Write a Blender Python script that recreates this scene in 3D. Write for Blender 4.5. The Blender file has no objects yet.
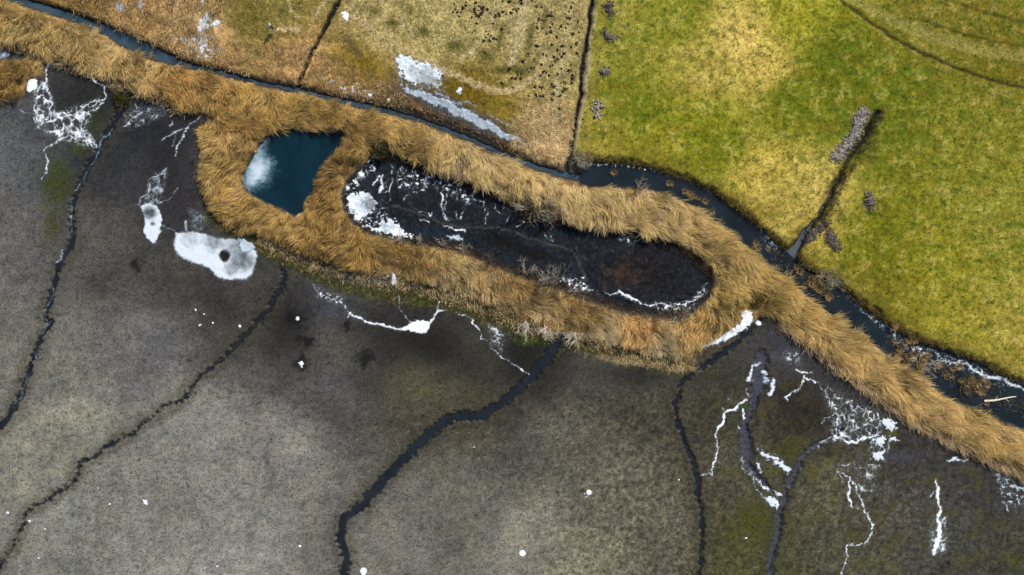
import bpy, math, random
import numpy as np

# ------------------------------------------------------------------ camera, sky, sun, exposure
S = 0.12                       # metres per map unit (the map is a 1024 x 575 survey grid of the marsh)
CX, CY = 512.0, 287.5
ALT = 83.0
scene = bpy.context.scene
COL = scene.collection

cam_d = bpy.data.cameras.new('camera')
cam = bpy.data.objects.new('camera', cam_d)
COL.objects.link(cam)
cam.location = (0, 0, ALT)
cam.rotation_euler = (0, 0, 0)
cam_d.sensor_width = 36.0
cam_d.lens = 36.0 * ALT / (1024 * S)
cam_d.clip_start = 0.5
cam_d.clip_end = 5000
scene.camera = cam

SUN_AZ = math.atan2(0.58, 0.81)      # from +Y towards +X
SUN_EL = math.radians(41)
world = bpy.data.worlds.new('World')
scene.world = world
world.use_nodes = True
wn = world.node_tree
wn.nodes.clear()
sky = wn.nodes.new('ShaderNodeTexSky')
sky.sky_type = 'NISHITA'
sky.sun_disc = False
sky.sun_elevation = SUN_EL
sky.sun_rotation = SUN_AZ
bg = wn.nodes.new('ShaderNodeBackground')
bg.inputs['Strength'].default_value = 0.10
wo = wn.nodes.new('ShaderNodeOutputWorld')
wn.links.new(sky.outputs[0], bg.inputs[0])
wn.links.new(bg.outputs[0], wo.inputs[0])

sun_d = bpy.data.lights.new('sun', 'SUN')
sun_d.energy = 4.2
sun_d.angle = math.radians(0.55)
sun_d.color = (1.0, 0.95, 0.87)
sun = bpy.data.objects.new('sun', sun_d)
COL.objects.link(sun)
sun.location = (30, 45, 60)
sun.rotation_euler = (math.pi / 2 - SUN_EL, 0, math.pi - SUN_AZ)

scene.view_settings.view_transform = 'Standard'
scene.view_settings.look = 'None'
scene.view_settings.gamma = 1.0
scene.view_settings.use_curve_mapping = False
scene.view_settings.exposure = 0.45

# ------------------------------------------------------------------ numeric helpers
rng = np.random.default_rng(7)
random.seed(7)
PERM = rng.permutation(512).astype(np.int64)
PERM = np.concatenate([PERM, PERM, PERM])
GANG = rng.random(512) * 2 * np.pi
GX, GY = np.cos(GANG), np.sin(GANG)


def perlin(x, y):
    xi = np.floor(x).astype(np.int64); yi = np.floor(y).astype(np.int64)
    fx = x - xi; fy = y - yi
    u = fx * fx * fx * (fx * (fx * 6 - 15) + 10)
    v = fy * fy * fy * (fy * (fy * 6 - 15) + 10)
    xi &= 511; yi &= 511
    x1 = (xi + 1) & 511; y1 = (yi + 1) & 511

    def g(a, b, dx, dy):
        h = PERM[PERM[a] + b]
        return GX[h] * dx + GY[h] * dy
    n00 = g(xi, yi, fx, fy); n10 = g(x1, yi, fx - 1, fy)
    n01 = g(xi, y1, fx, fy - 1); n11 = g(x1, y1, fx - 1, fy - 1)
    a = n00 + u * (n10 - n00); b = n01 + u * (n11 - n01)
    return (a + v * (b - a)) * 1.5


def fbm(x, y, scale, octv=4, gain=0.5, off=0.0):
    s = 0.0; a = 1.0; t = 0.0; f = 1.0 / scale
    for o in range(octv):
        s = s + a * perlin(x * f + off + 17.3 * o, y * f - off + 9.1 * o)
        t += a; a *= gain; f *= 2.03
    return s / t


def sm(a, b, x):
    t = np.clip((x - a) / (b - a), 0, 1)
    return t * t * (3 - 2 * t)


def seg_d(x, y, a, b):
    dx, dy = b[0] - a[0], b[1] - a[1]
    L = dx * dx + dy * dy + 1e-9
    t = np.clip(((x - a[0]) * dx + (y - a[1]) * dy) / L, 0, 1)
    return np.hypot(x - a[0] - t * dx, y - a[1] - t * dy), t


def sdf(poly, x, y):
    d = np.full(x.shape, 1e9); ins = np.zeros(x.shape, bool)
    n = len(poly)
    for i in range(n):
        a, b = poly[i], poly[(i + 1) % n]
        d = np.minimum(d, seg_d(x, y, a, b)[0])
        if a[1] != b[1]:
            c = ((a[1] > y) != (b[1] > y)) & (x < (b[0] - a[0]) * (y - a[1]) / (b[1] - a[1]) + a[0])
            ins ^= c
    return np.where(ins, d, -d)


def line_f(pts, x, y, w):
    """signed field of a polyline with widths w: positive inside"""
    n = len(pts)
    if np.isscalar(w): w = [w] * n
    w = list(w)
    if len(w) != n: w = np.interp(np.linspace(0, 1, n), np.linspace(0, 1, len(w)), w)
    f = np.full(x.shape, -1e9)
    for i in range(n - 1):
        d, t = seg_d(x, y, pts[i], pts[i + 1])
        f = np.maximum(f, (w[i] + (w[i + 1] - w[i]) * t) / 2 - d)
    return f


def local(fn, x, y, pts, pad, fill=-1e9):
    """evaluate fn only near the points"""
    p = np.array(pts)
    m = (x > p[:, 0].min() - pad) & (x < p[:, 0].max() + pad) & (y > p[:, 1].min() - pad) & (y < p[:, 1].max() + pad)
    out = np.full(x.shape, fill)
    out[m] = fn(x[m], y[m])
    return out


def curve(pts, it=2):
    p = np.array(pts, float)
    for _ in range(it):
        q = 0.75 * p[:-1] + 0.25 * p[1:]; r = 0.25 * p[:-1] + 0.75 * p[1:]
        m = np.empty((2 * len(q), 2)); m[0::2] = q; m[1::2] = r
        p = np.vstack([p[:1], m, p[-1:]])
    return [tuple(v) for v in p]


def jag(pts, amp=0.18, it=2, seed=0):
    r = np.random.default_rng(seed + 100)
    p = np.array(pts, float)
    for k in range(it):
        d = p[1:] - p[:-1]
        mid = (p[1:] + p[:-1]) / 2 + np.stack([-d[:, 1], d[:, 0]], 1) * (r.uniform(-amp, amp, len(d)))[:, None]
        m = np.empty((len(p) + len(mid), 2)); m[0::2] = p; m[1::2] = mid
        p = m
    return [tuple(v) for v in p]


def lin(c):
    c = np.array(c, float) / 255.0
    return np.where(c <= 0.04045, c / 12.92, ((c + 0.055) / 1.055) ** 2.4)


def idw(ctrl, x, y, power=3.6, soft=14.0):
    num = np.zeros(x.shape + (len(ctrl[0]) - 2,)); den = np.zeros(x.shape)
    for c in ctrl:
        w = 1.0 / ((x - c[0]) ** 2 + (y - c[1]) ** 2 + soft * soft) ** (power / 2)
        num += w[..., None] * np.array(c[2:]); den += w
    return num / den[..., None]


def to_w(x, y):
    return (np.asarray(x) - CX) * S, (CY - np.asarray(y)) * S


# ------------------------------------------------------------------ mesh and tag helpers
def mesh_np(name, verts, quads, mat, col=None, attrs=None, smooth=False, loops=4):
    me = bpy.data.meshes.new(name)
    verts = np.ascontiguousarray(verts, np.float32); quads = np.ascontiguousarray(quads, np.int32)
    nq = len(quads)
    me.vertices.add(len(verts)); me.vertices.foreach_set('co', verts.ravel())
    me.loops.add(nq * loops); me.loops.foreach_set('vertex_index', quads.ravel())
    me.polygons.add(nq)
    me.polygons.foreach_set('loop_start', np.arange(0, nq * loops, loops, dtype=np.int32))
    me.polygons.foreach_set('loop_total', np.full(nq, loops, np.int32))
    if smooth: me.polygons.foreach_set('use_smooth', np.ones(nq, bool))
    me.update(calc_edges=True)
    if col is not None:
        a = me.color_attributes.new('Col', 'FLOAT_COLOR', 'POINT')
        c4 = np.ones((len(verts), 4), np.float32); c4[:, :3] = col
        a.data.foreach_set('color', c4.ravel())
    for k, v in (attrs or {}).items():
        a = me.attributes.new(k, 'FLOAT', 'POINT')
        a.data.foreach_set('value', np.ascontiguousarray(v, np.float32))
    me.materials.append(mat)
    return me


def add(name, me, parent=None, label=None, cat=None, group=None, kind=None, loc=None):
    o = bpy.data.objects.new(name, me); COL.objects.link(o)
    if parent is not None: o.parent = parent
    if loc is not None: o.location = loc
    if label: o['label'] = label
    if cat: o['category'] = cat
    if group: o['group'] = group
    if kind: o['kind'] = kind
    return o


# ------------------------------------------------------------------ materials
def new_mat(name):
    m = bpy.data.materials.new(name); m.use_nodes = True
    nt = m.node_tree
    b = nt.nodes['Principled BSDF']
    return m, nt, b


def mul_noise(nt, col_out, coord, scale, lo, hi, detail=4, rough=0.6, c0=0.3, c1=0.7):
    n = nt.nodes.new('ShaderNodeTexNoise'); n.inputs['Scale'].default_value = scale
    n.inputs['Detail'].default_value = detail; n.inputs['Roughness'].default_value = rough
    nt.links.new(coord, n.inputs['Vector'])
    mr = nt.nodes.new('ShaderNodeMapRange')
    mr.inputs[1].default_value = c0; mr.inputs[2].default_value = c1
    mr.inputs[3].default_value = lo; mr.inputs[4].default_value = hi
    nt.links.new(n.outputs['Fac'], mr.inputs[0])
    vm = nt.nodes.new('ShaderNodeVectorMath'); vm.operation = 'SCALE'
    nt.links.new(col_out, vm.inputs[0]); nt.links.new(mr.outputs[0], vm.inputs['Scale'])
    return vm.outputs[0], n


def terrain_mat(name, bump, layers, bump_scale=7.0, bump_dist=0.06, spec=0.35):
    m, nt, b = new_mat(name)
    at = nt.nodes.new('ShaderNodeVertexColor'); at.layer_name = 'Col'
    tc = nt.nodes.new('ShaderNodeTexCoord'); co = tc.outputs['Object']
    c = at.outputs['Color']
    for L in layers:
        c, _ = mul_noise(nt, c, co, *L)
    nt.links.new(c, b.inputs['Base Color'])
    wet = nt.nodes.new('ShaderNodeAttribute'); wet.attribute_name = 'wet'
    mr = nt.nodes.new('ShaderNodeMapRange')
    mr.inputs[3].default_value = 0.92; mr.inputs[4].default_value = 0.28
    nt.links.new(wet.outputs['Fac'], mr.inputs[0]); nt.links.new(mr.outputs[0], b.inputs['Roughness'])
    b.inputs['Specular IOR Level'].default_value = spec
    n = nt.nodes.new('ShaderNodeTexNoise'); n.inputs['Scale'].default_value = bump_scale
    n.inputs['Detail'].default_value = 5; n.inputs['Roughness'].default_value = 0.65
    nt.links.new(co, n.inputs['Vector'])
    bp = nt.nodes.new('ShaderNodeBump'); bp.inputs['Strength'].default_value = bump
    bp.inputs['Distance'].default_value = bump_dist
    nt.links.new(n.outputs['Fac'], bp.inputs['Height']); nt.links.new(bp.outputs[0], b.inputs['Normal'])
    return m


M_MUD = terrain_mat('mud', 0.6, [(0.5, 0.9, 1.1, 5, 0.7), (2.1, 0.5, 1.08, 3, 0.78, 0.36, 0.45), (4.6, 0.52, 1.14, 2, 0.6, 0.36, 0.5), (9, 0.75, 1.2, 2, 0.6)], 4.5, 0.04, 0.2)
M_MEADOW = terrain_mat('meadow_grass', 0.9, [(0.8, 0.87, 1.13, 5, 0.7), (2.2, 0.84, 1.18, 4, 0.7), (4.8, 0.72, 1.26, 3, 0.7), (10, 0.75, 1.25, 2, 0.6)], 4.5, 0.07, 0.1)
M_FALLOW = terrain_mat('mown_marsh_grass', 0.9, [(0.9, 0.82, 1.16, 5, 0.7), (2.4, 0.7, 1.25, 4, 0.7), (5, 0.5, 1.4, 4, 0.7), (10, 0.6, 1.35, 2, 0.6)], 4.5, 0.14, 0.1)
M_BANK = terrain_mat('bank_soil', 0.8, [(2.0, 0.6, 1.3, 4, 0.65), (5, 0.5, 1.4, 3, 0.6)], 5, 0.1, 0.15)
M_BED = terrain_mat('pond_bed_mud', 0.7, [(0.8, 0.6, 1.35, 5, 0.65), (2.4, 0.55, 1.4, 4, 0.7), (5, 0.4, 1.7, 4, 0.7)], 4.5, 0.07, 0.15)


def water_mat(name, c, rough=0.12, var=0.3):
    m, nt, b = new_mat(name)
    tc = nt.nodes.new('ShaderNodeTexCoord')
    rgb = nt.nodes.new('ShaderNodeRGB'); rgb.outputs[0].default_value = (*(0.73 * np.array(c)), 1)
    o, n = mul_noise(nt, rgb.outputs[0], tc.outputs['Object'], 0.35, 1 - var, 1 + var, 6, 0.65)
    o, n = mul_noise(nt, o, tc.outputs['Object'], 6, 0.85, 1.15, 3, 0.6)
    nt.links.new(o, b.inputs['Base Color'])
    b.inputs['Roughness'].default_value = rough
    b.inputs['IOR'].default_value = 1.33
    n2 = nt.nodes.new('ShaderNodeTexNoise'); n2.inputs['Scale'].default_value = 3
    n2.inputs['Detail'].default_value = 4
    nt.links.new(tc.outputs['Object'], n2.inputs['Vector'])
    bp = nt.nodes.new('ShaderNodeBump'); bp.inputs['Strength'].default_value = 0.15; bp.inputs['Distance'].default_value = 0.02
    nt.links.new(n2.outputs['Fac'], bp.inputs['Height']); nt.links.new(bp.outputs[0], b.inputs['Normal'])
    return m


M_POND = water_mat('pond_water', tuple(lin((14, 41, 52))), 0.1, 0.25)
M_CHAN = water_mat('channel_water', tuple(lin((30, 38, 43))), 0.12, 0.35)
M_DITCH = water_mat('ditch_water', tuple(lin((60, 78, 90))), 0.15, 0.35)  # lighter base colour carries the sky reflection on the ditch
M_CREEK = water_mat('creek_water', tuple(lin((34, 38, 43))), 0.15, 0.4)

# ice: vertex attribute 'thick' drives how much of the ground shows through
def ice_mat(name, c, lo, hi, nscale, n_amt, tint):
    m, nt, b = new_mat(name)
    tc = nt.nodes.new('ShaderNodeTexCoord')
    at = nt.nodes.new('ShaderNodeAttribute'); at.attribute_name = 'thick'
    n = nt.nodes.new('ShaderNodeTexNoise'); n.inputs['Scale'].default_value = nscale
    n.inputs['Detail'].default_value = 5; n.inputs['Roughness'].default_value = 0.65
    nt.links.new(tc.outputs['Object'], n.inputs['Vector'])
    ma = nt.nodes.new('ShaderNodeMath'); ma.operation = 'MULTIPLY_ADD'
    ma.inputs[1].default_value = n_amt; 
    nt.links.new(n.outputs['Fac'], ma.inputs[0])
    sb = nt.nodes.new('ShaderNodeMath'); sb.operation = 'SUBTRACT'; sb.inputs[1].default_value = 0.5 * n_amt
    nt.links.new(at.outputs['Fac'], sb.inputs[0]); nt.links.new(sb.outputs[0], ma.inputs[2])
    mr = nt.nodes.new('ShaderNodeMapRange'); mr.interpolation_type = 'SMOOTHSTEP'
    mr.inputs[1].default_value = lo; mr.inputs[2].default_value = hi
    nt.links.new(ma.outputs[0], mr.inputs[0])
    nt.links.new(mr.outputs[0], b.inputs['Alpha'])
    mx = nt.nodes.new('ShaderNodeMix'); mx.data_type = 'RGBA'
    mx.inputs[6].default_value = (*tint, 1); mx.inputs[7].default_value = (*c, 1)
    nt.links.new(mr.outputs[0], mx.inputs[0])
    nt.links.new(mx.outputs[2], b.inputs['Base Color'])
    b.inputs['Roughness'].default_value = 0.45
    bp = nt.nodes.new('ShaderNodeBump'); bp.inputs['Strength'].default_value = 0.5; bp.inputs['Distance'].default_value = 0.04
    nt.links.new(n.outputs['Fac'], bp.inputs['Height']); nt.links.new(bp.outputs[0], b.inputs['Normal'])
    return m


M_SNOW = ice_mat('crusted_snow', (0.70, 0.72, 0.74), 0.05, 0.85, 4, 1.0, (0.36, 0.41, 0.45))
M_ICE = ice_mat('white_ice', (0.56, 0.61, 0.65), 0.05, 1.05, 1.6, 0.75, (0.42, 0.5, 0.56))
M_STRIPE = ice_mat('streaky_ice', (0.44, 0.50, 0.56), 0.0, 1.7, 2.6, 1.3, (0.36, 0.46, 0.55))
M_CLOUD = ice_mat('cloudy_ice', (0.48, 0.56, 0.62), 0.0, 1.1, 1.1, 0.55, (0.22, 0.42, 0.54))
M_FILM = ice_mat('thin_ice', (0.46, 0.53, 0.59), 0.0, 1.3, 2.2, 0.8, (0.40, 0.52, 0.62))


def plain_mat(name, rgb, rough=0.85, nscale=6, lo=0.7, hi=1.25, bump=0.4, spec=0.25):
    m, nt, b = new_mat(name)
    tc = nt.nodes.new('ShaderNodeTexCoord')
    r = nt.nodes.new('ShaderNodeRGB'); r.outputs[0].default_value = (*lin(rgb), 1)
    o, n = mul_noise(nt, r.outputs[0], tc.outputs['Object'], nscale, lo, hi)
    nt.links.new(o, b.inputs['Base Color'])
    b.inputs['Roughness'].default_value = rough; b.inputs['Specular IOR Level'].default_value = spec
    bp = nt.nodes.new('ShaderNodeBump'); bp.inputs['Strength'].default_value = bump; bp.inputs['Distance'].default_value = 0.05
    nt.links.new(n.outputs['Fac'], bp.inputs['Height']); nt.links.new(bp.outputs[0], b.inputs['Normal'])
    return m


def stalk_mat(name):
    m, nt, b = new_mat(name)
    at = nt.nodes.new('ShaderNodeVertexColor'); at.layer_name = 'Col'
    tc = nt.nodes.new('ShaderNodeTexCoord')
    o, n = mul_noise(nt, at.outputs['Color'], tc.outputs['Object'], 4, 0.8, 1.2)
    nt.links.new(o, b.inputs['Base Color'])
    b.inputs['Roughness'].default_value = 0.7; b.inputs['Specular IOR Level'].default_value = 0.2
    tr_ = nt.nodes.new('ShaderNodeBsdfTranslucent'); nt.links.new(o, tr_.inputs['Color'])
    mx = nt.nodes.new('ShaderNodeMixShader'); mx.inputs[0].default_value = 0.38
    out = nt.nodes['Material Output']
    nt.links.new(b.outputs[0], mx.inputs[1]); nt.links.new(tr_.outputs[0], mx.inputs[2]); nt.links.new(mx.outputs[0], out.inputs['Surface'])
    return m


M_REED = stalk_mat('dry_reed')

# ------------------------------------------------------------------ outlines of the place (map units)
DITCH_MID = [(-200, -72), (-40, -22), (20, 1), (67, 15), (110, 32), (140, 47), (157, 55), (187, 65), (217, 72), (256, 82), (296, 90), (340, 100),
             (370, 107), (400, 114), (423, 121), (446, 129), (473, 140), (512, 158), (540, 168), (560, 174), (584, 178)]
DITCH_W = [6, 6, 6, 7, 10, 15, 11, 4, 3, 3, 2.4, 3.4, 4.4, 3, 2.4, 2.4, 2.4, 3, 3.5, 4, 6]
DITCH_L = [(372, -120), (340, 0), (333, 12), (328, 23), (320, 39), (313, 52), (305, 70), (297, 88)]
DITCH_R = [(610, -120), (592, 0), (588, 29), (585, 50), (582, 67), (580, 97), (575, 123), (570, 150), (566, 172)]
CHAN = [(583, 170), (592, 163), (607, 163), (622, 164), (645, 168), (669, 175), (692, 183), (712, 192), (732, 207), (752, 222), (768, 236), (788, 254),
        (801, 268), (831, 282), (845, 292), (861, 307), (878, 319), (901, 335), (935, 349), (968, 359), (1001, 375), (1024, 388), (1120, 440), (1120, 480),
        (1024, 428), (1001, 420), (981, 410), (948, 396), (928, 383), (911, 369), (885, 352), (861, 335), (835, 317), (811, 299), (788, 279),
        (768, 262), (745, 244), (725, 228), (699, 209), (669, 194), (639, 187), (612, 186), (592, 186), (580, 184)]
DRAIN = [(876, 112), (870, 122), (862, 138), (850, 156), (843, 168), (837, 180), (828, 200), (817, 219), (804, 233), (797, 246), (787, 261)]
DRAIN_W = [2, 3, 2.6, 2.4, 2.4, 2.6, 3, 4, 6, 9, 14]
POND1 = curve([(274, 132), (294, 131), (311, 132), (328, 134), (344, 134), (336, 150), (323, 164), (314, 181), (311, 193), (304, 201), (301, 212), (294, 215),
               (284, 210), (271, 204), (257, 197), (245, 188), (242, 181), (246, 171), (253, 157), (261, 144), (274, 132)], 1)
POND2 = curve([(384, 150), (393, 157), (409, 161), (432, 170), (453, 178), (474, 186), (492, 192), (515, 205), (540, 218), (560, 222), (590, 225), (612, 229),
               (645, 235), (672, 242), (692, 254), (709, 269), (714, 282), (706, 296), (692, 308), (672, 314), (645, 312), (619, 307), (595, 299), (572, 290),
               (555, 283), (532, 276), (512, 269), (489, 260), (463, 249), (443, 244), (416, 240), (389, 236), (366, 230), (353, 220), (345, 206),
               (344, 193), (348, 182), (361, 170), (373, 157), (384, 150)], 1)
# reed belts (ground outlines)
R_NORTH = [(-120, -40), (-40, -14), (20, 5), (67, 20), (110, 37), (140, 54), (157, 60), (187, 69), (217, 76), (256, 86), (296, 94), (340, 104), (370, 112), (400, 119),
           (423, 126), (446, 134), (473, 146), (512, 164), (540, 173), (560, 179), (582, 186), (612, 187), (639, 188), (669, 195), (690, 205),
           (680, 244), (672, 241), (645, 234), (612, 228), (590, 224), (560, 220), (540, 214), (515, 202), (492, 190), (474, 184), (453, 176), (432, 168), (409, 159),
           (393, 152), (384, 146), (373, 150), (361, 160), (352, 150), (346, 133), (328, 132), (311, 130), (294, 129), (274, 130), (255, 140), (235, 150), (215, 120),
           (205, 112), (187, 108), (167, 101), (150, 93), (133, 86), (110, 78), (80, 67), (50, 57), (20, 47), (0, 42), (-60, 25), (-120, 0)]
R_RING = [(235, 110), (272, 132), (258, 144), (251, 157), (245, 171), (240, 181), (244, 189), (257, 198), (271, 206), (284, 212), (296, 217), (303, 212), (306, 203),
          (313, 194), (316, 182), (325, 166), (338, 152), (347, 136), (368, 135), (385, 146), (373, 155), (360, 168), (347, 180), (342, 193), (343, 207), (351, 222), (365, 233), (389, 240),
          (416, 245), (443, 249), (463, 254), (489, 265), (512, 275), (532, 283), (555, 290), (572, 296), (595, 305), (619, 313), (645, 318), (672, 320), (695, 313), (710, 299),
          (718, 282), (712, 267), (694, 251), (680, 242), (690, 205), (725, 232), (745, 247), (768, 266), (770, 312), (752, 322), (729, 334), (709, 347), (692, 357), (669, 359), (645, 354), (615, 345),
          (589, 339), (559, 332), (532, 325), (512, 315), (489, 305), (456, 291), (423, 282), (389, 276), (356, 270), (323, 261), (289, 248), (256, 232),
          (244, 236), (230, 227), (213, 210), (202, 192), (199, 173), (202, 150), (199, 130), (212, 119)]
R_EAST = [(690, 206), (725, 232), (745, 247), (768, 266), (788, 283), (811, 303), (835, 321), (861, 339), (885, 356), (911, 373), (928, 387), (948, 400),
          (981, 414), (1001, 424), (1024, 433), (1120, 486), (1120, 520), (1024, 474), (1001, 464), (981, 452), (951, 440), (928, 428), (901, 412), (878, 395), (853, 376), (835, 364),
          (811, 342), (790, 328), (768, 312), (740, 300), (722, 285), (705, 260), (690, 245)]
R_WEST = [(-40, 62), (12, 61), (44, 58), (46, 66), (42, 76), (30, 78), (25, 92), (20, 97), (0, 101), (-40, 105)]
MEADOW = [(700, -3000), (598, -40), (594, 0), (590, 29), (584, 67), (582, 97), (577, 123), (572, 150), (577, 162), (592, 160), (622, 161), (645, 165), (669, 172), (692, 180),
          (714, 190), (734, 205), (754, 220), (770, 234), (788, 250), (803, 265), (831, 279), (847, 289), (863, 304), (880, 316), (903, 332), (936, 346), (969, 356), (1003, 372),
          (1026, 385), (1120, 436), (3500, 1700), (3500, -3000)]
FALLOW = [(-3500, -1200), (-200, -80), (-40, -28), (20, -4), (67, 10), (110, 26), (140, 39), (160, 48), (187, 60), (217, 67), (256, 77), (296, 85), (340, 95), (370, 101), (400, 107), (423, 115),
          (446, 122), (473, 133), (512, 151), (540, 162), (562, 168), (570, 150), (575, 123), (580, 97), (582, 67), (588, 29), (592, 0), (596, -40), (690, -3000)]
CREEKS = {
    'west': ([(131, 92), (125, 103), (112, 125), (100, 148), (88, 168), (78, 185), (73, 200), (71, 212), (70, 230), (74, 241), (64, 255), (57, 270), (52, 290), (47, 308),
              (44, 318), (52, 322), (41, 336), (35, 352), (27, 375), (22, 390), (12, 410), (0, 427), (-40, 470)], [7, 6, 5, 5, 4, 5, 5, 5]),
    'middle_west': ([(283, 268), (284, 280), (276, 298), (262, 318), (254, 325), (243, 338), (230, 350), (215, 366), (200, 376), (192, 384), (185, 398), (178, 404), (162, 406), (156, 416), (142, 424),
                     (131, 437), (124, 437), (104, 448), (95, 456), (78, 463), (81, 467), (72, 486), (58, 492), (45, 502), (27, 510), (22, 525), (14, 545), (0, 564), (-30, 600)],
                    [6, 5, 3.5, 2.6, 2.6, 2.8, 2.8, 2.8, 2.8]),
    'centre': ([(562, 337), (555, 345), (548, 357), (538, 370), (522, 387), (505, 401), (492, 409), (478, 417), (462, 416), (448, 420), (436, 428), (424, 438), (412, 450), (398, 464),
                (386, 478), (370, 494), (364, 505), (348, 514), (341, 524), (340, 540), (346, 556), (344, 575), (342, 620)], [11, 10, 9, 9, 9, 9, 9, 9, 8, 8, 8]),
    'east': ([(762, 318), (752, 330), (744, 337), (733, 346), (722, 355), (708, 362), (700, 371), (686, 378), (680, 385), (679, 396), (674, 404), (677, 420), (684, 440), (690, 458),
              (697, 475), (698, 492), (701, 510), (703, 535), (701, 555), (699, 600)], [5, 5, 5, 4, 4, 4, 5, 4, 3]),
    'far_east': ([(842, 432), (825, 441), (812, 448), (803, 456), (798, 468), (790, 480), (785, 496), (781, 510), (778, 530), (773, 552), (769, 575), (764, 620)],
                 [3, 5, 6, 7, 7, 6, 6, 5]),
    'braid': ([(762, 352), (760, 372), (757, 390), (752, 410), (744, 424), (746, 440), (747, 455), (750, 468), (760, 480), (772, 492)], [6, 16, 14, 7, 7, 12, 12, 5, 7, 3]),
}

# ------------------------------------------------------------------ terrain sheet: one height field, cut into named regions
STEP = 1.25
fx = np.arange(-30, 1054.1, STEP); fy = np.arange(-30, 605.1, STEP)
grow = np.cumsum(4 * 1.28 ** np.arange(26))
gx = np.concatenate([fx[0] - grow[::-1], fx, fx[-1] + grow])
gy = np.concatenate([fy[0] - grow[::-1], fy, fy[-1] + grow])
NXg, NYg = len(gx), len(gy)
PX, PY = np.meshgrid(gx, gy)
wx = PX + 2.2 * fbm(PX, PY, 9, 3, off=3.1); wy = PY + 2.2 * fbm(PX, PY, 9, 3, off=8.7)

ex_ = 4 * fbm(PX, PY, 24, 3, off=51) + 3 * fbm(PX, PY, 6, 2, off=52)
f_mead = sdf(MEADOW, wx, wy) + np.where(PY > 150, ex_, 0)
f_fall = sdf(FALLOW, wx, wy)
f_chan = local(lambda a, b: sdf(CHAN, a, b), wx, wy, CHAN, 60)
f_p1 = local(lambda a, b: sdf(POND1, a, b), wx, wy, POND1, 40)
f_p2 = local(lambda a, b: sdf(POND2, a, b), wx, wy, POND2, 40)
f_ditch = local(lambda a, b: line_f(DITCH_MID, a, b, DITCH_W), wx, wy, DITCH_MID, 40)
f_dl = local(lambda a, b: line_f(DITCH_L, a, b, [2.4, 2.4, 3, 4, 3, 2.4, 2.4, 3.5]), wx, wy, DITCH_L, 30)
f_dr = local(lambda a, b: line_f(DITCH_R, a, b, 2.0), wx, wy, DITCH_R, 30)
f_drain = local(lambda a, b: line_f(DRAIN, a, b, DRAIN_W), wx, wy, DRAIN, 30)
f_reed = np.full(PX.shape, -1e9)
for p in (R_NORTH, R_RING, R_EAST, R_WEST):
    f_reed = np.maximum(f_reed, local(lambda a, b: sdf(p, a, b), wx, wy, p, 80))
f_creek = {}
f_cr = np.full(PX.shape, -1e9)
for k, (pts, w) in CREEKS.items():
    rp = jag(curve(pts, 1), 0.10, 1, len(k))
    f_creek[k] = local(lambda a, b: line_f(rp, a, b, w), PX + 2.0 * fbm(PX, PY, 14, 2) + 3.2 * fbm(PX, PY, 4.2, 2), PY + 2.0 * fbm(PX, PY, 14, 2, off=9) + 3.2 * fbm(PX, PY, 4.2, 2, off=4), rp, 30)
    f_creek[k] = f_creek[k] + (2.6 * fbm(PX, PY, 9, 3, .6, off=len(k)) + 1.4 * fbm(PX, PY, 3.4, 2, off=len(k) + 3)) * (f_creek[k] > -20)
    f_cr = np.maximum(f_cr, f_creek[k])

n1 = fbm(PX, PY, 60, 5, 0.55); n2 = fbm(PX, PY, 14, 4, 0.6, off=2.2); n3 = fbm(PX, PY, 4.2, 3, 0.65, off=5.5)
n4 = fbm(PX, PY, 26, 4, 0.6, off=11.5); n5 = fbm(PX, PY, 7.5, 3, 0.6, off=31.0)

# heights (metres)
H = 0.02 * n1 + 0.03 * n2 + 0.02 * n3
mead = sm(-3, 4, f_mead); fall = sm(-3, 4, f_fall); reed = sm(-4, 5, f_reed)
H += mead * (0.42 + 0.10 * n2 + 0.06 * n3) + fall * (0.32 + 0.09 * n2 + 0.07 * n3) + reed * (0.22 + 0.1 * n5)
water_f = np.maximum.reduce([f_chan, f_ditch, f_p1])
H = H * (1 - sm(-4, 2, water_f)) - 0.75 * sm(-2.5, 6, water_f)
H = H * (1 - sm(-3, 2, f_p2)) + sm(-3, 9, f_p2) * (-0.36 + 0.05 * n2 + 0.03 * n3)
H += 0.16 * sm(-.1, .25, 1.0 - np.hypot((PX - 648) / 66, (PY - 272) / 36) + .25 * n5) * sm(0, 8, f_p2) + 0.08 * n3 * sm(0, 6, f_p2)
H -= 0.55 * sm(-2.2, 1.6, f_dl) + 0.38 * sm(-1.6, 1.0, f_dr) + 0.6 * sm(-2.2, 2, f_drain)
H -= 0.26 * sm(-1.6, 2.6, f_cr)
H += 0.07 * sm(-6, -2, f_cr) * (1 - sm(-2, 0, f_cr))

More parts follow.
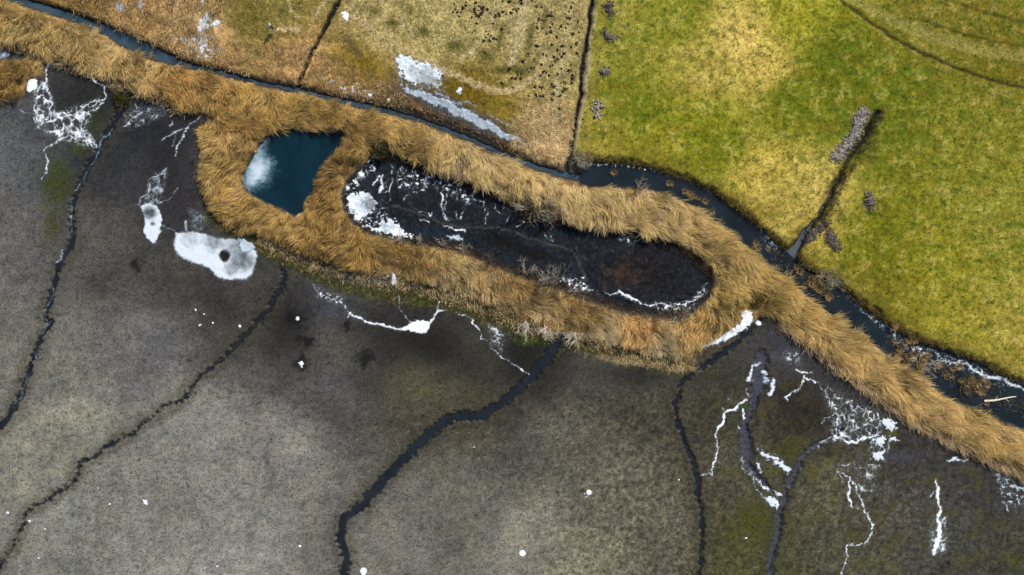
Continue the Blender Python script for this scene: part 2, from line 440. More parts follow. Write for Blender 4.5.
# colours (sRGB control points, blended and then broken up with noise)
MUD_C = [(20, 140, 78, 78, 79), (20, 250, 90, 88, 85), (30, 350, 97, 95, 88), (110, 150, 46, 46, 47), (80, 100, 45, 44, 44), (150, 130, 40, 40, 44), (110, 250, 72, 70, 66), (170, 190, 48, 46, 47),
         (170, 290, 64, 61, 57), (150, 340, 92, 90, 88), (60, 430, 113, 111, 101), (200, 420, 112, 110, 103), (100, 540, 108, 107, 100), (230, 540, 113, 111, 105),
         (280, 440, 112, 109, 103), (330, 390, 72, 70, 68), (240, 310, 60, 57, 53), (290, 320, 46, 44, 42), (330, 300, 62, 62, 64), (340, 350, 70, 68, 62), (430, 345, 42, 40, 37),
         (420, 380, 70, 65, 50), (470, 395, 66, 62, 48), (390, 335, 44, 42, 40), (480, 370, 52, 50, 44), (530, 360, 36, 35, 31), (600, 375, 64, 62, 57), (560, 440, 78, 76, 70), (640, 400, 64, 62, 56), (620, 470, 88, 86, 80),
         (450, 500, 90, 88, 80), (400, 540, 98, 95, 88), (530, 540, 108, 105, 97), (600, 560, 98, 96, 88), (660, 540, 82, 80, 74), (640, 372, 48, 46, 42),
         (680, 380, 58, 56, 50), (720, 400, 56, 54, 46), (730, 480, 68, 66, 58), (740, 550, 64, 64, 44), (800, 410, 46, 41, 36), (790, 350, 58, 56, 58), (830, 490, 74, 72, 62),
         (850, 540, 68, 67, 58), (890, 500, 70, 68, 66), (900, 470, 56, 53, 52), (850, 400, 50, 48, 50), (940, 450, 56, 55, 56), (960, 540, 60, 60, 58), (1010, 560, 58, 58, 50), (990, 500, 52, 51, 52)]
MEAD_C = [(610, 30, 140, 138, 60), (640, 110, 108, 118, 22), (700, 60, 160, 150, 70), (735, 40, 212, 188, 112), (765, 68, 206, 182, 102), (705, 75, 186, 170, 90), (700, 120, 125, 130, 25), (790, 100, 98, 110, 14), (720, 150, 112, 122, 22),
          (755, 172, 192, 170, 86), (815, 192, 190, 172, 96), (790, 215, 180, 160, 84), (830, 60, 94, 106, 12), (900, 110, 102, 112, 20), (870, 130, 98, 108, 16), (960, 150, 126, 128, 40), (1000, 50, 112, 108, 30), (940, 20, 122, 116, 42),
          (880, 240, 112, 116, 20), (940, 260, 136, 135, 38), (1000, 230, 135, 135, 50), (960, 320, 150, 142, 50), (870, 290, 116, 110, 30), (1010, 330, 160, 148, 68), (650, 150, 142, 136, 38),
          (800, 20, 150, 150, 40), (600, 130, 140, 132, 50), (680, 20, 130, 135, 40)]
FALL_C = [(250, 20, 108, 98, 40), (220, 40, 186, 152, 92), (280, 10, 124, 114, 50), (380, 30, 176, 160, 98), (360, 70, 118, 98, 25), (470, 95, 112, 93, 16), (500, 112, 130, 110, 30),
          (430, 40, 168, 154, 88), (470, 30, 172, 157, 94), (520, 30, 170, 155, 96), (560, 60, 160, 146, 88), (540, 115, 178, 154, 102), (560, 145, 195, 166, 112), (520, 80, 156, 140, 76), (300, 60, 182, 146, 88),
          (350, 92, 172, 138, 82), (150, 20, 182, 148, 88), (180, 10, 206, 176, 118), (440, 10, 172, 158, 96), (590, 90, 160, 146, 80), (400, 108, 84, 70, 50), (450, 118, 60, 56, 52), (490, 138, 58, 54, 50), (70, 5, 140, 112, 55)]


def field(ctrl, sub=3):
    """evaluate the control colours coarsely and resample onto the grid (cheap)"""
    cx = gx[::sub]; cy = gy[::sub]
    X, Y = np.meshgrid(cx, cy)
    V = idw(ctrl, X, Y)
    out = np.empty((NYg, NXg, 3))
    ix = np.interp(np.arange(NXg), np.arange(0, NXg, sub), np.arange(len(cx)))
    iy = np.interp(np.arange(NYg), np.arange(0, NYg, sub), np.arange(len(cy)))
    i0 = np.clip(ix.astype(int), 0, len(cx) - 2); j0 = np.clip(iy.astype(int), 0, len(cy) - 2)
    tx = (ix - i0)[None, :, None]; ty = (iy - j0)[:, None, None]
    a = V[j0][:, i0] * (1 - tx) + V[j0][:, i0 + 1] * tx
    b = V[j0 + 1][:, i0] * (1 - tx) + V[j0 + 1][:, i0 + 1] * tx
    out = a * (1 - ty) + b * ty
    return lin(out)


def mixc(C, col, m):
    return C + (np.asarray(col) - C) * m[..., None]


mud_c = field(MUD_C) * np.array([1.27, 1.27, 1.28])
mud_c *= np.clip(1 + 0.4 * n1 + 0.28 * n2 + 0.3 * n4 + 0.3 * n5 + 0.3 * n3, 0.4, 1.7)[..., None]
# worm-cast speckle
mud_c = 0.16 * (np.clip(mud_c, 1e-3, 1) / 0.16) ** 1.22
spk = sm(0.18, 0.42, fbm(PX, PY, 2.9, 2, 0.6, off=21)) * sm(-0.35, 0.25, n1 + 0.6 * n4)
est = sm(470, 640, PX) * sm(350, 420, PY)
mud_c = mixc(mud_c, mud_c * (0.5 - .15 * est)[..., None], (0.5 + .4 * est) * spk)
spk2 = sm(0.12, 0.34, fbm(PX, PY, 5.2, 3, 0.65, off=27)) * sm(-0.25, 0.3, n4 - 0.5 * n1)
mud_c = mixc(mud_c, mud_c * (0.5 - .15 * est)[..., None], (0.5 + .4 * est) * spk2)
mud_c = mixc(mud_c, lin((134, 132, 124)), 0.35 * sm(0.2, 0.5, fbm(PX, PY, 6.5, 3, .65, off=29)) * sm(360, 460, PY) * sm(640, 560, PX))
# warm / cool drift
mud_c *= np.stack([1 + .10 * est, 1 + .06 * est, 1 - .14 * est], -1)
mud_c *= np.clip(1 + est * (0.5 * n5 + 0.7 * n3), .4, 1.7)[..., None]
mud_c = mixc(mud_c, lin((70, 66, 22)), 0.6 * est * sm(0.06, 0.34, fbm(PX, PY, 22, 4, .65, off=95)) * sm(690, 740, PX))
mud_c *= np.stack([1.0 + 0.08 * n4, 1 + 0.03 * n4, 0.97 - 0.10 * n4], -1)


def blob(x, y, rx, ry, n=0.6, ang=0.0):
    c, s = math.cos(ang), math.sin(ang)
    dx, dy = PX - x, PY - y
    u = (dx * c + dy * s) / rx; v = (-dx * s + dy * c) / ry
    return sm(0.0, 0.9, 1.0 - np.hypot(u, v) + n * n4 + n * 0.7 * n5)


for (x, y, rx, ry, c, a) in [(58, 182, 26, 46, (52, 58, 3), 1.1), (92, 116, 18, 30, (42, 52, 4), 1.1), (78, 150, 16, 16, (58, 66, 4), 1), (52, 232, 18, 30, (58, 56, 10), .9), (535, 340, 26, 8, (74, 98, 8), .95), (622, 354, 18, 4, (66, 88, 12), .9), (752, 520, 30, 38, (64, 64, 4), 1),
                             (795, 450, 30, 18, (66, 66, 2), 1.1), (770, 472, 14, 10, (76, 74, 20), .6), (812, 475, 10, 22, (92, 84, 24), .6), (828, 462, 16, 8, (98, 90, 26), .6), (868, 565, 24, 10, (80, 80, 22), .6),
                             (790, 540, 8, 30, (84, 80, 24), .6), (715, 372, 16, 8, (78, 72, 30), .6), (803, 400, 14, 9, (78, 62, 36), .6), (880, 405, 16, 8, (54, 66, 32), .6), (850, 385, 22, 7, (44, 58, 40), .7), (893, 432, 6, 4, (110, 112, 10), .8),
                             (745, 407, 5, 7, (48, 92, 14), .9), (1010, 560, 20, 12, (70, 72, 26), .5)]:
    mud_c = mixc(mud_c, lin(c), np.minimum(.95, a * blob(x, y, rx, ry) * np.clip(0.75 + 0.9 * n3, 0.3, 1)))
for pts, w in [([(206, 548), (196, 556), (190, 566), (184, 580)], 2.0), ([(203, 520), (202, 534), (210, 540)], 1.6), ([(150, 400), (185, 470), (200, 520)], 1.2), ([(250, 400), (330, 450), (400, 520)], 1.2), ([(560, 500), (640, 530), (680, 560)], 1.2), ([(10, 460), (60, 500), (120, 520)], 1.2)]:
    q = jag(curve(pts), .15, 1, 5)
    mud_c = mixc(mud_c, lin((76, 76, 74)), .5 * sm(-.8, .6, local(lambda a, b: line_f(q, a, b, w), wx, wy, q, 8) + 1.2 * n3 + n5))
# olive seepage along the creeks, dark wet strip beside them
mud_c = mixc(mud_c, lin((56, 53, 38)), 0.5 * sm(-12, -1, f_cr + 9 * n4 + 4 * n5))
mud_c = mixc(mud_c, lin((20, 21, 25)), 0.9 * sm(-1.2, 1.0, f_cr + 3.0 * n3 + 1.5 * n5))
for k in ('braid', 'far_east'):
    mud_c = mixc(mud_c, lin((72, 72, 80)), 0.9 * sm(-0.5, 1.5, f_creek[k]))
for (x, y, r) in [(301, 363, 9), (297, 318, 10), (306, 341, 8), (365, 357, 9), (348, 326, 7), (400, 232, 1), (136, 264, 7), (224, 255, 9)]:
    mud_c = mixc(mud_c, lin((13, 13, 13)), 0.92 * sm(0, .9, 1.25 - np.hypot(PX - x, PY - y) / r + 1.4 * n5 + .7 * n4))
for (x, y, rx, ry, a_, an) in [(430, 345, 60, 26, .6, .35), (290, 325, 30, 40, .55, .3), (530, 362, 40, 26, .65, .2), (365, 385, 34, 20, .4, .6), (85, 100, 40, 26, .45, 0), (165, 165, 26, 50, .45, 0), (215, 300, 40, 14, .4, .5), (620, 375, 60, 14, .45, .1), (800, 405, 40, 26, .4, .5), (900, 450, 70, 18, .35, .45), (730, 375, 40, 22, .3, 0)]:
    mud_c = mixc(mud_c, mud_c * 0.32, min(.9, a_ * 1.25) * blob(x, y, rx, ry, .8, an))
# puddled slate-blue film on the mud
for (x, y, rx, ry) in [(330, 308, 22, 10), (150, 112, 26, 10), (835, 372, 14, 6), (160, 345, 16, 22), (900, 455, 40, 10), (790, 352, 30, 10), (760, 380, 10, 16), (110, 78, 22, 5)]:
    mud_c = mixc(mud_c, lin((66, 70, 80)), 0.45 * blob(x, y, rx, ry))
for (x, y, rx, ry, an) in [(100, 79, 20, 5, .4), (155, 103, 26, 7, .35), (272, 262, 8, 4, .4)]:
    mud_c = mixc(mud_c, lin((30, 46, 54)), 0.85 * blob(x, y, rx, ry, .5, an))
wet = np.clip(0.15 + 0.8 * sm(-2, 2, f_cr) + 0.3 * sm(0, .4, n4), 0, 1)

mead_c = field(MEAD_C) * np.array([1.1, 1.04, .82]) * np.clip(1 + 0.3 * n2 + 0.3 * n4 + 0.45 * n5 + 0.4 * n3, .4, 1.8)[..., None]
mead_c = mixc(mead_c, lin((196, 172, 100)), 0.4 * sm(0.0, 0.6, n2 + 0.6 * n3 + 0.5 * n4))
mead_c = mixc(mead_c, lin((128, 104, 14)), 0.45 * sm(0.0, 0.45, fbm(PX, PY, 17, 4, .65, off=81)))
mead_c = mixc(mead_c, lin((70, 98, 14)), 0.6 * sm(0.08, 0.36, fbm(PX, PY, 11, 4, .65, off=44)))
mead_c = mixc(mead_c, lin((40, 70, 10)), 0.7 * sm(0.26, 0.42, fbm(PX, PY, 6, 3, .65, off=47)))
RUT1 = curve([(826, -12), (836, 0), (858, 15), (888, 37), (915, 52), (948, 67), (981, 79), (1024, 90), (1060, 98)], 2)
RUT2 = curve([(920, 22), (938, 28), (981, 42), (1024, 48), (1060, 52)], 2)
RUT3 = curve([(945, 2), (985, 16), (1024, 24), (1060, 28)], 2)
PALE = curve([(850, 0), (890, 22), (930, 38), (975, 52), (1024, 58), (1060, 62)], 2)
for pts, w, c, a in [(PALE, 10, (158, 146, 78), .55), (RUT1, 2.6, (54, 42, 22), .9), (RUT2, 1.8, (70, 60, 26), .6), (RUT3, 2.2, (82, 70, 30), .45), (curve([(955, 40), (990, 52), (1030, 66)]), 7, (140, 130, 60), .4)]:
    fr = local(lambda p, q: line_f(pts, p, q, w), wx, wy, pts, 12)
    mead_c = mixc(mead_c, lin(c), a * sm(-1.4, 1.0, fr + 1.2 * n3))
    if w < 3: H -= 0.10 * sm(-1.5, 1.0, fr)
edge = sm(22, 2, f_mead + 10 * n4) * mead
mead_c = mixc(mead_c, lin((96, 84, 30)), 0.45 * edge * sm(600, 640, PX))
mead_c = mixc(mead_c, lin((150, 132, 66)), 0.45 * sm(24, 4, f_mead + 8 * n4) * sm(640, 560, PX))
mead_c = mixc(mead_c, lin((42, 34, 22)), 0.85 * sm(-7, 0, f_drain + 9 * n4 + 7 * n5 + 5 * n3))
for (x, y, rx, ry, a_) in [(600, 34, 10, 4, .5), (596, 85, 4, 16, .5), (588, 92, 5, 8, .6), (799, 217, 10, 5, .6), (820, 228, 14, 6, .7), (838, 214, 5, 10, .6), (870, 150, 8, 22, .55), (800, 262, 12, 12, .6), (818, 276, 16, 6, .7)]:
    mead_c = mixc(mead_c, lin((52, 44, 28)), a_ * blob(x, y, rx, ry, .9))

fall_c = field(FALL_C) * np.array([1.2, 1.15, 1.32]) * np.clip(1 + 0.3 * n2 + 0.3 * n4 + 0.5 * n5 + 0.5 * n3, .4, 1.8)[..., None]
fall_c = mixc(fall_c, lin((88, 92, 22)), 0.3 * sm(0.05, 0.4, fbm(PX, PY, 18, 4, .6, off=61)))
for (x, y, rx, ry, an) in [(456, 45, 16, 11, .35), (424, 33, 12, 9, .35), (393, 24, 12, 9, .35), (486, 56, 12, 10, .35), (374, 12, 10, 8, .3), (500, 40, 5, 22, .2), (530, 40, 6, 26, .15), (410, 12, 10, 8, .3), (520, 72, 20, 8, .1), (505, 70, 18, 7, -.2), (545, 20, 5, 18, .15)]:
    fall_c = mixc(fall_c, lin((84, 82, 26)), 0.9 * blob(x, y, rx, ry, .5, an))
for pts, w, c, a in [([(356, 17), (375, 32), (396, 47), (436, 67), (460, 78), (483, 88), (498, 92), (512, 91), (528, 84), (540, 72), (545, 56)], 6, (196, 172, 120), .75),
                     ([(527, -8), (525, 3), (519, 30), (514, 54), (511, 64)], 4.5, (200, 182, 138), .8), ([(500, 0), (495, 10), (487, 32), (473, 52), (462, 60)], 4, (194, 176, 128), .7),
                     ([(572, -5), (571, 5), (559, 74), (556, 100), (552, 130)], 3.5, (190, 170, 122), .65), ([(442, 0), (436, 14), (420, 26), (405, 30)], 3, (186, 170, 112), .55),
                     ([(456, 2), (447, 25), (438, 46)], 3, (188, 170, 112), .6), ([(408, 10), (402, 30), (384, 44)], 3, (186, 168, 112), .5), ([(480, 28), (470, 38), (440, 42), (410, 36)], 2.5, (186, 168, 112), .5),
                     ([(288, 0), (292, 12), (300, 20)], 3, (200, 182, 130), .6), ([(326, 0), (320, 12), (316, 16)], 3, (196, 180, 130), .6), ([(356, 0), (352, 10)], 4, (196, 180, 130), .6),
                     ([(272, 32), (285, 30), (300, 31)], 3.5, (216, 190, 140), .85), ([(597, -10), (594, 0), (591, 30), (587, 60), (584, 97), (578, 125), (573, 152)], 4, (196, 176, 128), .75)]:
    q = curve(pts)
    fr = local(lambda p, r_: line_f(q, p, r_, w), wx, wy, q, 14)
    mk = min(.95, a * 1.25) * sm(-1.8, 1.2, fr + 2.0 * n3 + 1.2 * n5)
    fall_c = mixc(fall_c, lin(c), mk)
    mead_c = mixc(mead_c, lin(c), mk * (w == 4))
fall_c = mixc(fall_c, lin((74, 79, 86)), 0.92 * blob(462, 114, 84, 15, .5, .42))
fall_c = mixc(fall_c, lin((62, 58, 44)), 0.6 * blob(352, 45, 30, 8, .6, .9))
fall_c = mixc(fall_c, lin((110, 88, 10)), 0.6 * blob(455, 92, 40, 12, .5, .45))
wet = np.maximum(wet, 0.7 * blob(455, 118, 75, 9, .5, .38))

C = mixc(mud_c, fall_c, fall)
C = mixc(C, mead_c, mead)
reed_c = lin((150, 120, 72)) * (1 + 0.5 * n3 + 0.3 * n5)[..., None]
C = mixc(C, reed_c, sm(-3, 3, f_reed + 2 * n5) * (1 - mead))
# mossy, littered foot of the reed bank towards the mud
foot = sm(-12, -3, f_reed + 5 * n4) * (1 - sm(-3, 1, f_reed)) * (1 - mead) * (1 - fall) * sm(-3, -8, f_p2)
FOOT = curve([(213, 216), (240, 236), (262, 250), (300, 268), (340, 286), (380, 294), (430, 300), (480, 314), (512, 328), (560, 340), (640, 362), (690, 368)], 1)
ff = sm(-9, 2, local(lambda a, b: line_f(FOOT, a, b, 6), wx, wy, FOOT, 30) + 5 * n5 + 3 * n4)
C = mixc(C, lin((60, 62, 20)) * (1 + 0.6 * n3 + .5 * n5)[..., None], 0.85 * ff * (1 - sm(-2, 2, f_reed)))
C = mixc(C, lin((132, 108, 70)), 0.6 * sm(0.12, 0.4, fbm(PX, PY, 4, 3, .6, off=71)) * np.maximum(ff, foot) * (1 - sm(-2, 2, f_reed)))
C = mixc(C, lin((196, 170, 130)), 0.75 * blob(645, 362, 60, 7, .5, .12) * (1 - sm(-1, 2, f_p2)))
# pond and channel beds
bed2 = lin((34, 42, 53)) * np.clip(1 + 0.9 * n4 + 0.9 * n5 + 0.9 * n3 + .5 * n2, .3, 2.4)[..., None]  # blue tint of sky reflected on wet mud is put into the albedo
bed2 = mixc(bed2, lin((32, 27, 29)) * np.clip(1 + 1.2 * n5 + 1.3 * n3, .25, 2.6)[..., None], blob(650, 270, 66, 36, .2, .1))
bed2 = mixc(bed2, lin((88, 64, 44)) * np.clip(1 + 1.2 * n5, .3, 2)[..., None], 0.6 * blob(620, 272, 32, 20, 1.2))
bed2 = mixc(bed2, lin((96, 98, 104)), 0.6 * sm(0.32, 0.5, fbm(PX, PY, 3.0, 2, .6, off=91)))
bed2 = mixc(bed2, lin((7, 8, 10)), 0.95 * blob(500, 240, 34, 12, .5, .3)); bed2 = mixc(bed2, lin((6, 7, 8)), 0.95 * blob(535, 254, 38, 9, .4, .25))
bed2 = mixc(bed2, lin((38, 55, 76)), 0.75 * blob(432, 232, 42, 7, .4, .18)); bed2 = mixc(bed2, lin((44, 54, 70)), 0.7 * blob(545, 245, 40, 7, .5, .3))
bed2 = mixc(bed2, lin((44, 54, 68)), 0.7 * blob(500, 262, 40, 6, .5, .3)); bed2 = mixc(bed2, lin((50, 60, 76)), 0.6 * blob(578, 262, 8, 16, .5))
rim = sm(9, 0, f_p2 + 4 * n5)
bed2 = mixc(bed2, lin((50, 36, 28)) * (1 + 0.6 * n3)[..., None], 0.75 * rim)
q = curve([(392, 205), (415, 212), (450, 226), (482, 227), (505, 228), (535, 240), (560, 246), (572, 250), (580, 262), (586, 280)], 1)
bed2 = mixc(bed2, lin((104, 100, 96)), 0.8 * sm(-1, .6, local(lambda a, b: line_f(q, a, b, 1.5), wx, wy, q, 10)))
bed2 *= 0.42
C = mixc(C, bed2, sm(-4, 0, f_p2))
bed = lin((34, 34, 34)) * (1 + 0.4 * n5)[..., None]
C = mixc(C, bed, sm(-3, 0, water_f)); C = mixc(C, lin((34, 32, 32)), sm(-1.6, 0.2, np.maximum(f_dl, f_dr)))
C = mixc(C, lin((46, 42, 40)), sm(-1.5, 0.5, f_drain))
wet = np.maximum(wet, 0.8 * sm(-2, 1, np.maximum(water_f, f_drain)))
wet = wet * (1 - sm(-6, 0, f_p2)) + 0.2 * sm(6, 12, f_p2)
wet *= 1 - 0.9 * np.maximum(mead, fall) * (f_drain < -2)
C = np.clip(C * 0.73, 0.002, 0.7)

WX, WY = to_w(PX, PY)
V = np.stack([WX, WY, H], -1).reshape(-1, 3)
idx = np.arange(NXg * NYg).reshape(NYg, NXg)
Q = np.stack([idx[1:, :-1], idx[1:, 1:], idx[:-1, 1:], idx[:-1, :-1]], -1)


def fc(a): return 0.25 * (a[1:, :-1] + a[1:, 1:] + a[:-1, 1:] + a[:-1, :-1])


lab = np.zeros((NYg - 1, NXg - 1), int)                          # 0 mud
lab[fc(f_fall) > 0] = 1
lab[fc(f_mead) > 0] = 2
lab[(fc(f_reed) > -1) & (lab == 0)] = 3
lab[fc(f_p2) > -1] = 4
lab[(fc(water_f) > -1)] = 5
Cf = C.reshape(-1, 3); Wf = wet.reshape(-1)
for li, (nm, mt) in enumerate([('mud_flat', M_MUD), ('marsh_field', M_FALLOW), ('meadow', M_MEADOW), ('reed_bank', M_BANK), ('drained_pond_bed', M_BED), ('channel_bed', M_BED)]):
    q = Q[lab == li]
    u, inv = np.unique(q, return_inverse=True)
    add(nm, mesh_np(nm, V[u], inv.reshape(-1, 4), mt, Cf[u], {'wet': Wf[u]}, smooth=True), kind='structure')


def ground(x, y):
    """height of the terrain at map coordinates (bilinear on the fine grid)"""
    x = np.asarray(x, float); y = np.asarray(y, float)
    i = np.clip(np.searchsorted(gx, x) - 1, 0, NXg - 2); j = np.clip(np.searchsorted(gy, y) - 1, 0, NYg - 2)
    tx = (x - gx[i]) / (gx[i + 1] - gx[i]); ty = (y - gy[j]) / (gy[j + 1] - gy[j])
    return (H[j, i] * (1 - tx) + H[j, i + 1] * tx) * (1 - ty) + (H[j + 1, i] * (1 - tx) + H[j + 1, i + 1] * tx) * ty


WATER_Z = -0.16


def water_sheet(name, f, mat, level=WATER_Z, margin=-2.5):
    q = Q[fc(np.maximum(f, -50)) > margin]
    u, inv = np.unique(q, return_inverse=True)
    v = V[u].copy(); v[:, 2] = level
    return add(name, mesh_np(name, v, inv.reshape(-1, 4), mat), kind='structure')


water_sheet('pond_water', f_p1, M_POND)
water_sheet('channel_water', f_chan, M_CHAN)
water_sheet('ditch_water', np.where(f_chan > 0, -50, f_ditch), M_DITCH, WATER_Z - 0.004, -1.6)
q4 = [('west', -0.15), ('middle_west', -0.17), ('centre', -0.15), ('east', -0.16)]
for k, z in q4:
    fk = np.where((f_ditch > -4) | (f_chan > -4), -50, f_creek[k])
    water_sheet('creek_water', fk, M_CREEK, z, -1.2)
M_DRAIN = water_mat('drain_water', tuple(lin((84, 88, 96))), 0.2, 0.3)
water_sheet('drain_water', np.where((f_chan > -1) | (PY < 165), -50, f_drain), M_DRAIN, WATER_Z + 0.03, -0.8)

# ------------------------------------------------------------------ reeds and other dry stalks
def stalks(name, bx, by, bz, ang, length, width, t0, t1, cb, ct, seg=3, roll=0.5):
    """ribbon stalks. bx,by,bz base in metres, ang heading, t0/t1 tilt from vertical at base and tip, cb/ct base and tip colour"""
    n = len(bx)
    P = np.zeros((n, seg + 1, 3)); P[:, 0] = np.stack([bx, by, bz], 1)
    dx, dy = np.cos(ang), np.sin(ang)
    for k in range(seg):
        t = t0 + (t1 - t0) * ((k + 0.5) / seg)
        l = length / seg
        P[:, k + 1, 0] = P[:, k, 0] + dx * np.sin(t) * l
        P[:, k + 1, 1] = P[:, k, 1] + dy * np.sin(t) * l
        P[:, k + 1, 2] = P[:, k, 2] + np.cos(t) * l
    floor = bz[:, None] + 0.03
    P[:, 1:, 2] = np.maximum(P[:, 1:, 2], floor)
    r = rng.uniform(-roll, roll, n)
    side = np.stack([-dy * np.cos(r), dx * np.cos(r), np.sin(r)], 1)
    vv = np.zeros((n, seg + 1, 2, 3)); cc = np.zeros((n, seg + 1, 2, 3))
    for k in range(seg + 1):
        t = k / seg
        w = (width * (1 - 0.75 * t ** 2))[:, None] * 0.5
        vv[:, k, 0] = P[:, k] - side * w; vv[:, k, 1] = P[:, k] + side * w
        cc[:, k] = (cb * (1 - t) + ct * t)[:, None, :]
    base = (np.arange(n) * (seg + 1) * 2)[:, None]
    qs = [base + np.array([2 * k, 2 * k + 1, 2 * k + 3, 2 * k + 2]) for k in range(seg)]
    q = np.stack(qs, 1).reshape(-1, 4)
    return mesh_np(name, vv.reshape(-1, 3), q, M_REED, cc.reshape(-1, 3))


def scatter(poly, per_m2, margin=0.0, seed=0):
    r = np.random.default_rng(seed)
    p = np.array(poly)
    x0, y0 = np.maximum(p.min(0), (-70, -60)); x1, y1 = np.minimum(p.max(0), (1094, 635))
    n = int((x1 - x0) * (y1 - y0) * S * S * per_m2)
    x = r.uniform(x0, x1, n); y = r.uniform(y0, y1, n)
    f = sdf(poly, x + 2 * fbm(x, y, 9, 2), y + 2 * fbm(x, y, 9, 2, off=7))
    k = f > margin
    return x[k], y[k], f[k]


DIR_C = [(20, 30, .4, .5), (100, 55, .5, .55), (150, 80, .5, .4), (230, 100, .6, .5), (215, 150, -.35, .6), (215, 200, -.45, .5), (260, 225, -.2, .6), (330, 160, -.5, -.25), (320, 230, -.2, .5),
         (420, 262, .3, .6), (500, 290, .4, .5), (560, 312, .5, .5), (300, 112, .8, .2), (380, 128, .7, .35), (450, 150, .55, .5), (520, 182, .3, .7), (600, 203, .3, .7), (650, 212, .5, .6),
         (700, 235, .8, .35), (730, 260, .85, .5), (790, 300, .9, .5), (900, 390, .9, .52), (1000, 450, .9, .5), (700, 335, -.4, .4), (650, 345, .3, .5), (745, 300, .7, .2), (610, 330, .5, .3)]
REED_C = [(30, 30, 172, 138, 80), (120, 60, 176, 142, 84), (200, 95, 166, 126, 66), (250, 115, 178, 138, 74), (215, 170, 146, 112, 58), (250, 225, 142, 108, 54), (330, 180, 126, 92, 44), (340, 250, 130, 97, 47),
          (300, 110, 178, 138, 72), (400, 135, 176, 138, 76), (480, 165, 196, 160, 100), (560, 190, 196, 160, 100), (650, 212, 188, 152, 92), (420, 262, 126, 94, 45), (520, 290, 124, 92, 45), (580, 316, 128, 96, 50),
          (700, 335, 160, 120, 62), (640, 330, 156, 112, 58), (740, 270, 180, 142, 78), (850, 350, 178, 140, 78), (950, 420, 176, 138, 78), (20, 80, 138, 104, 54), (745, 300, 150, 118, 58), (600, 338, 186, 156, 108), (655, 352, 190, 162, 114), (700, 348, 176, 142, 88), (520, 312, 178, 146, 98), (440, 284, 174, 142, 92)]


BARE = [[(744, 309), (750, 310), (753, 320), (748, 328), (736, 335), (723, 343), (702, 348), (700, 345), (717, 339), (729, 330), (742, 321), (739, 313)], [(386, 261), (402, 261), (403, 288), (386, 288)],
        [(343, 196), (350, 180), (364, 166), (372, 154), (378, 156), (375, 166), (364, 178), (350, 194)], [(28, 78), (50, 60), (60, 66), (48, 90), (28, 96)],
        [(510, 196), (530, 198), (558, 206), (564, 224), (540, 220), (512, 208)], [(748, 290), (762, 290), (766, 302), (750, 304)], [(374, 142), (386, 142), (390, 154), (374, 156)], [(518, 312), (552, 322), (584, 330), (580, 340), (545, 336), (518, 328)]]


def reed_bed(name, label, poly, seed, per_m2=6.5, nst=23, lmul=1.0, low=0.62, soft=9):
    r = np.random.default_rng(seed)
    cx, cy, f = scatter(poly, per_m2, 0.5, seed)
    ke = np.ones(len(cx), bool)
    for e in BARE: ke &= np.maximum(sdf(e, cx, cy), sdf(e, cx + 6, cy - 3)) < -3.5
    cx, cy, f = cx[ke], cy[ke], f[ke]
    n = len(cx)
    d = idw(DIR_C, cx, cy, 3, 10)
    a = np.arctan2(-d[:, 1], d[:, 0]) + 1.1 * fbm(cx, cy, 30, 2, off=1.7) * 2 + 0.5 * fbm(cx, cy, 9, 2, off=4.7) * 1.4 + r.normal(0, 0.2, n)
    mag = np.hypot(d[:, 0], d[:, 1])
    L = (1.75 + 0.5 * fbm(cx, cy, 20, 2, off=13) + r.normal(0, 0.2, n)) * (low + (1 - low) * sm(0, soft, f)) * lmul
    t1 = np.radians(np.clip(44 + 46 * mag + r.normal(0, 16, n) + 34 * fbm(cx, cy, 24, 2, off=19), 25, 102))
    t0 = t1 * r.uniform(0.35, 0.65, n)
    flat_ = (r.random(n) < 0.22) & (fbm(cx, cy, 12, 2, off=33) > -0.05)
    a = np.where(flat_, a + r.normal(0, .7, n), a); t1 = np.where(flat_, np.radians(96), t1); t0 = np.where(flat_, np.radians(55), t0)
    col = lin(idw(REED_C, cx, cy)) * np.array([1.58, 1.9, 2.45]) * np.clip(1 + 0.8 * fbm(cx, cy, 34, 3, off=23) + 0.6 * fbm(cx, cy, 8, 2, off=25) + r.normal(0, 0.2, n), .35, 1.8)[:, None]
    col = col * np.stack([1 + 0 * cx, 1 + r.normal(0, .02, n), 1 + r.normal(0, 0.10, n)], 1)
    col = np.where(flat_[:, None], col * np.array([1.15, 1.2, 1.3]), col)
    i = np.repeat(np.arange(n), nst); m = len(i)
    rr = 0.36 * np.sqrt(r.random(m)); aa = r.random(m) * 2 * np.pi
    bx, by = to_w(cx[i], cy[i])
    bx = bx + rr * np.cos(aa); by = by + rr * np.sin(aa)
    bz = ground(bx / S + CX, CY - by / S) - 0.03
    ok = bz > -0.22
    ang = a[i] + r.normal(0, 0.24, m)
    ln = L[i] * r.uniform(0.62, 1.15, m)
    ci = np.clip(col[i] * np.clip(1 + r.normal(0, 0.40, m), .25, 2.2)[:, None], 0.02, 5)
    pale = r.random(m) < 0.12
    ci[pale] = ci[pale] * 1.4
    ci *= np.minimum(1, 0.78 / ci.max(1))[:, None]
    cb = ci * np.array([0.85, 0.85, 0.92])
    wd = np.where(r.random(m) < 0.1, r.uniform(.06, .095, m), r.uniform(0.018, 0.05, m))
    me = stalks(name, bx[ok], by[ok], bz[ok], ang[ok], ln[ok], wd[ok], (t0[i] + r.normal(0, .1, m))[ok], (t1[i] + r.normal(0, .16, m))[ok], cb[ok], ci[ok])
    return add(name, me, label=label, cat='reeds', kind='stuff')


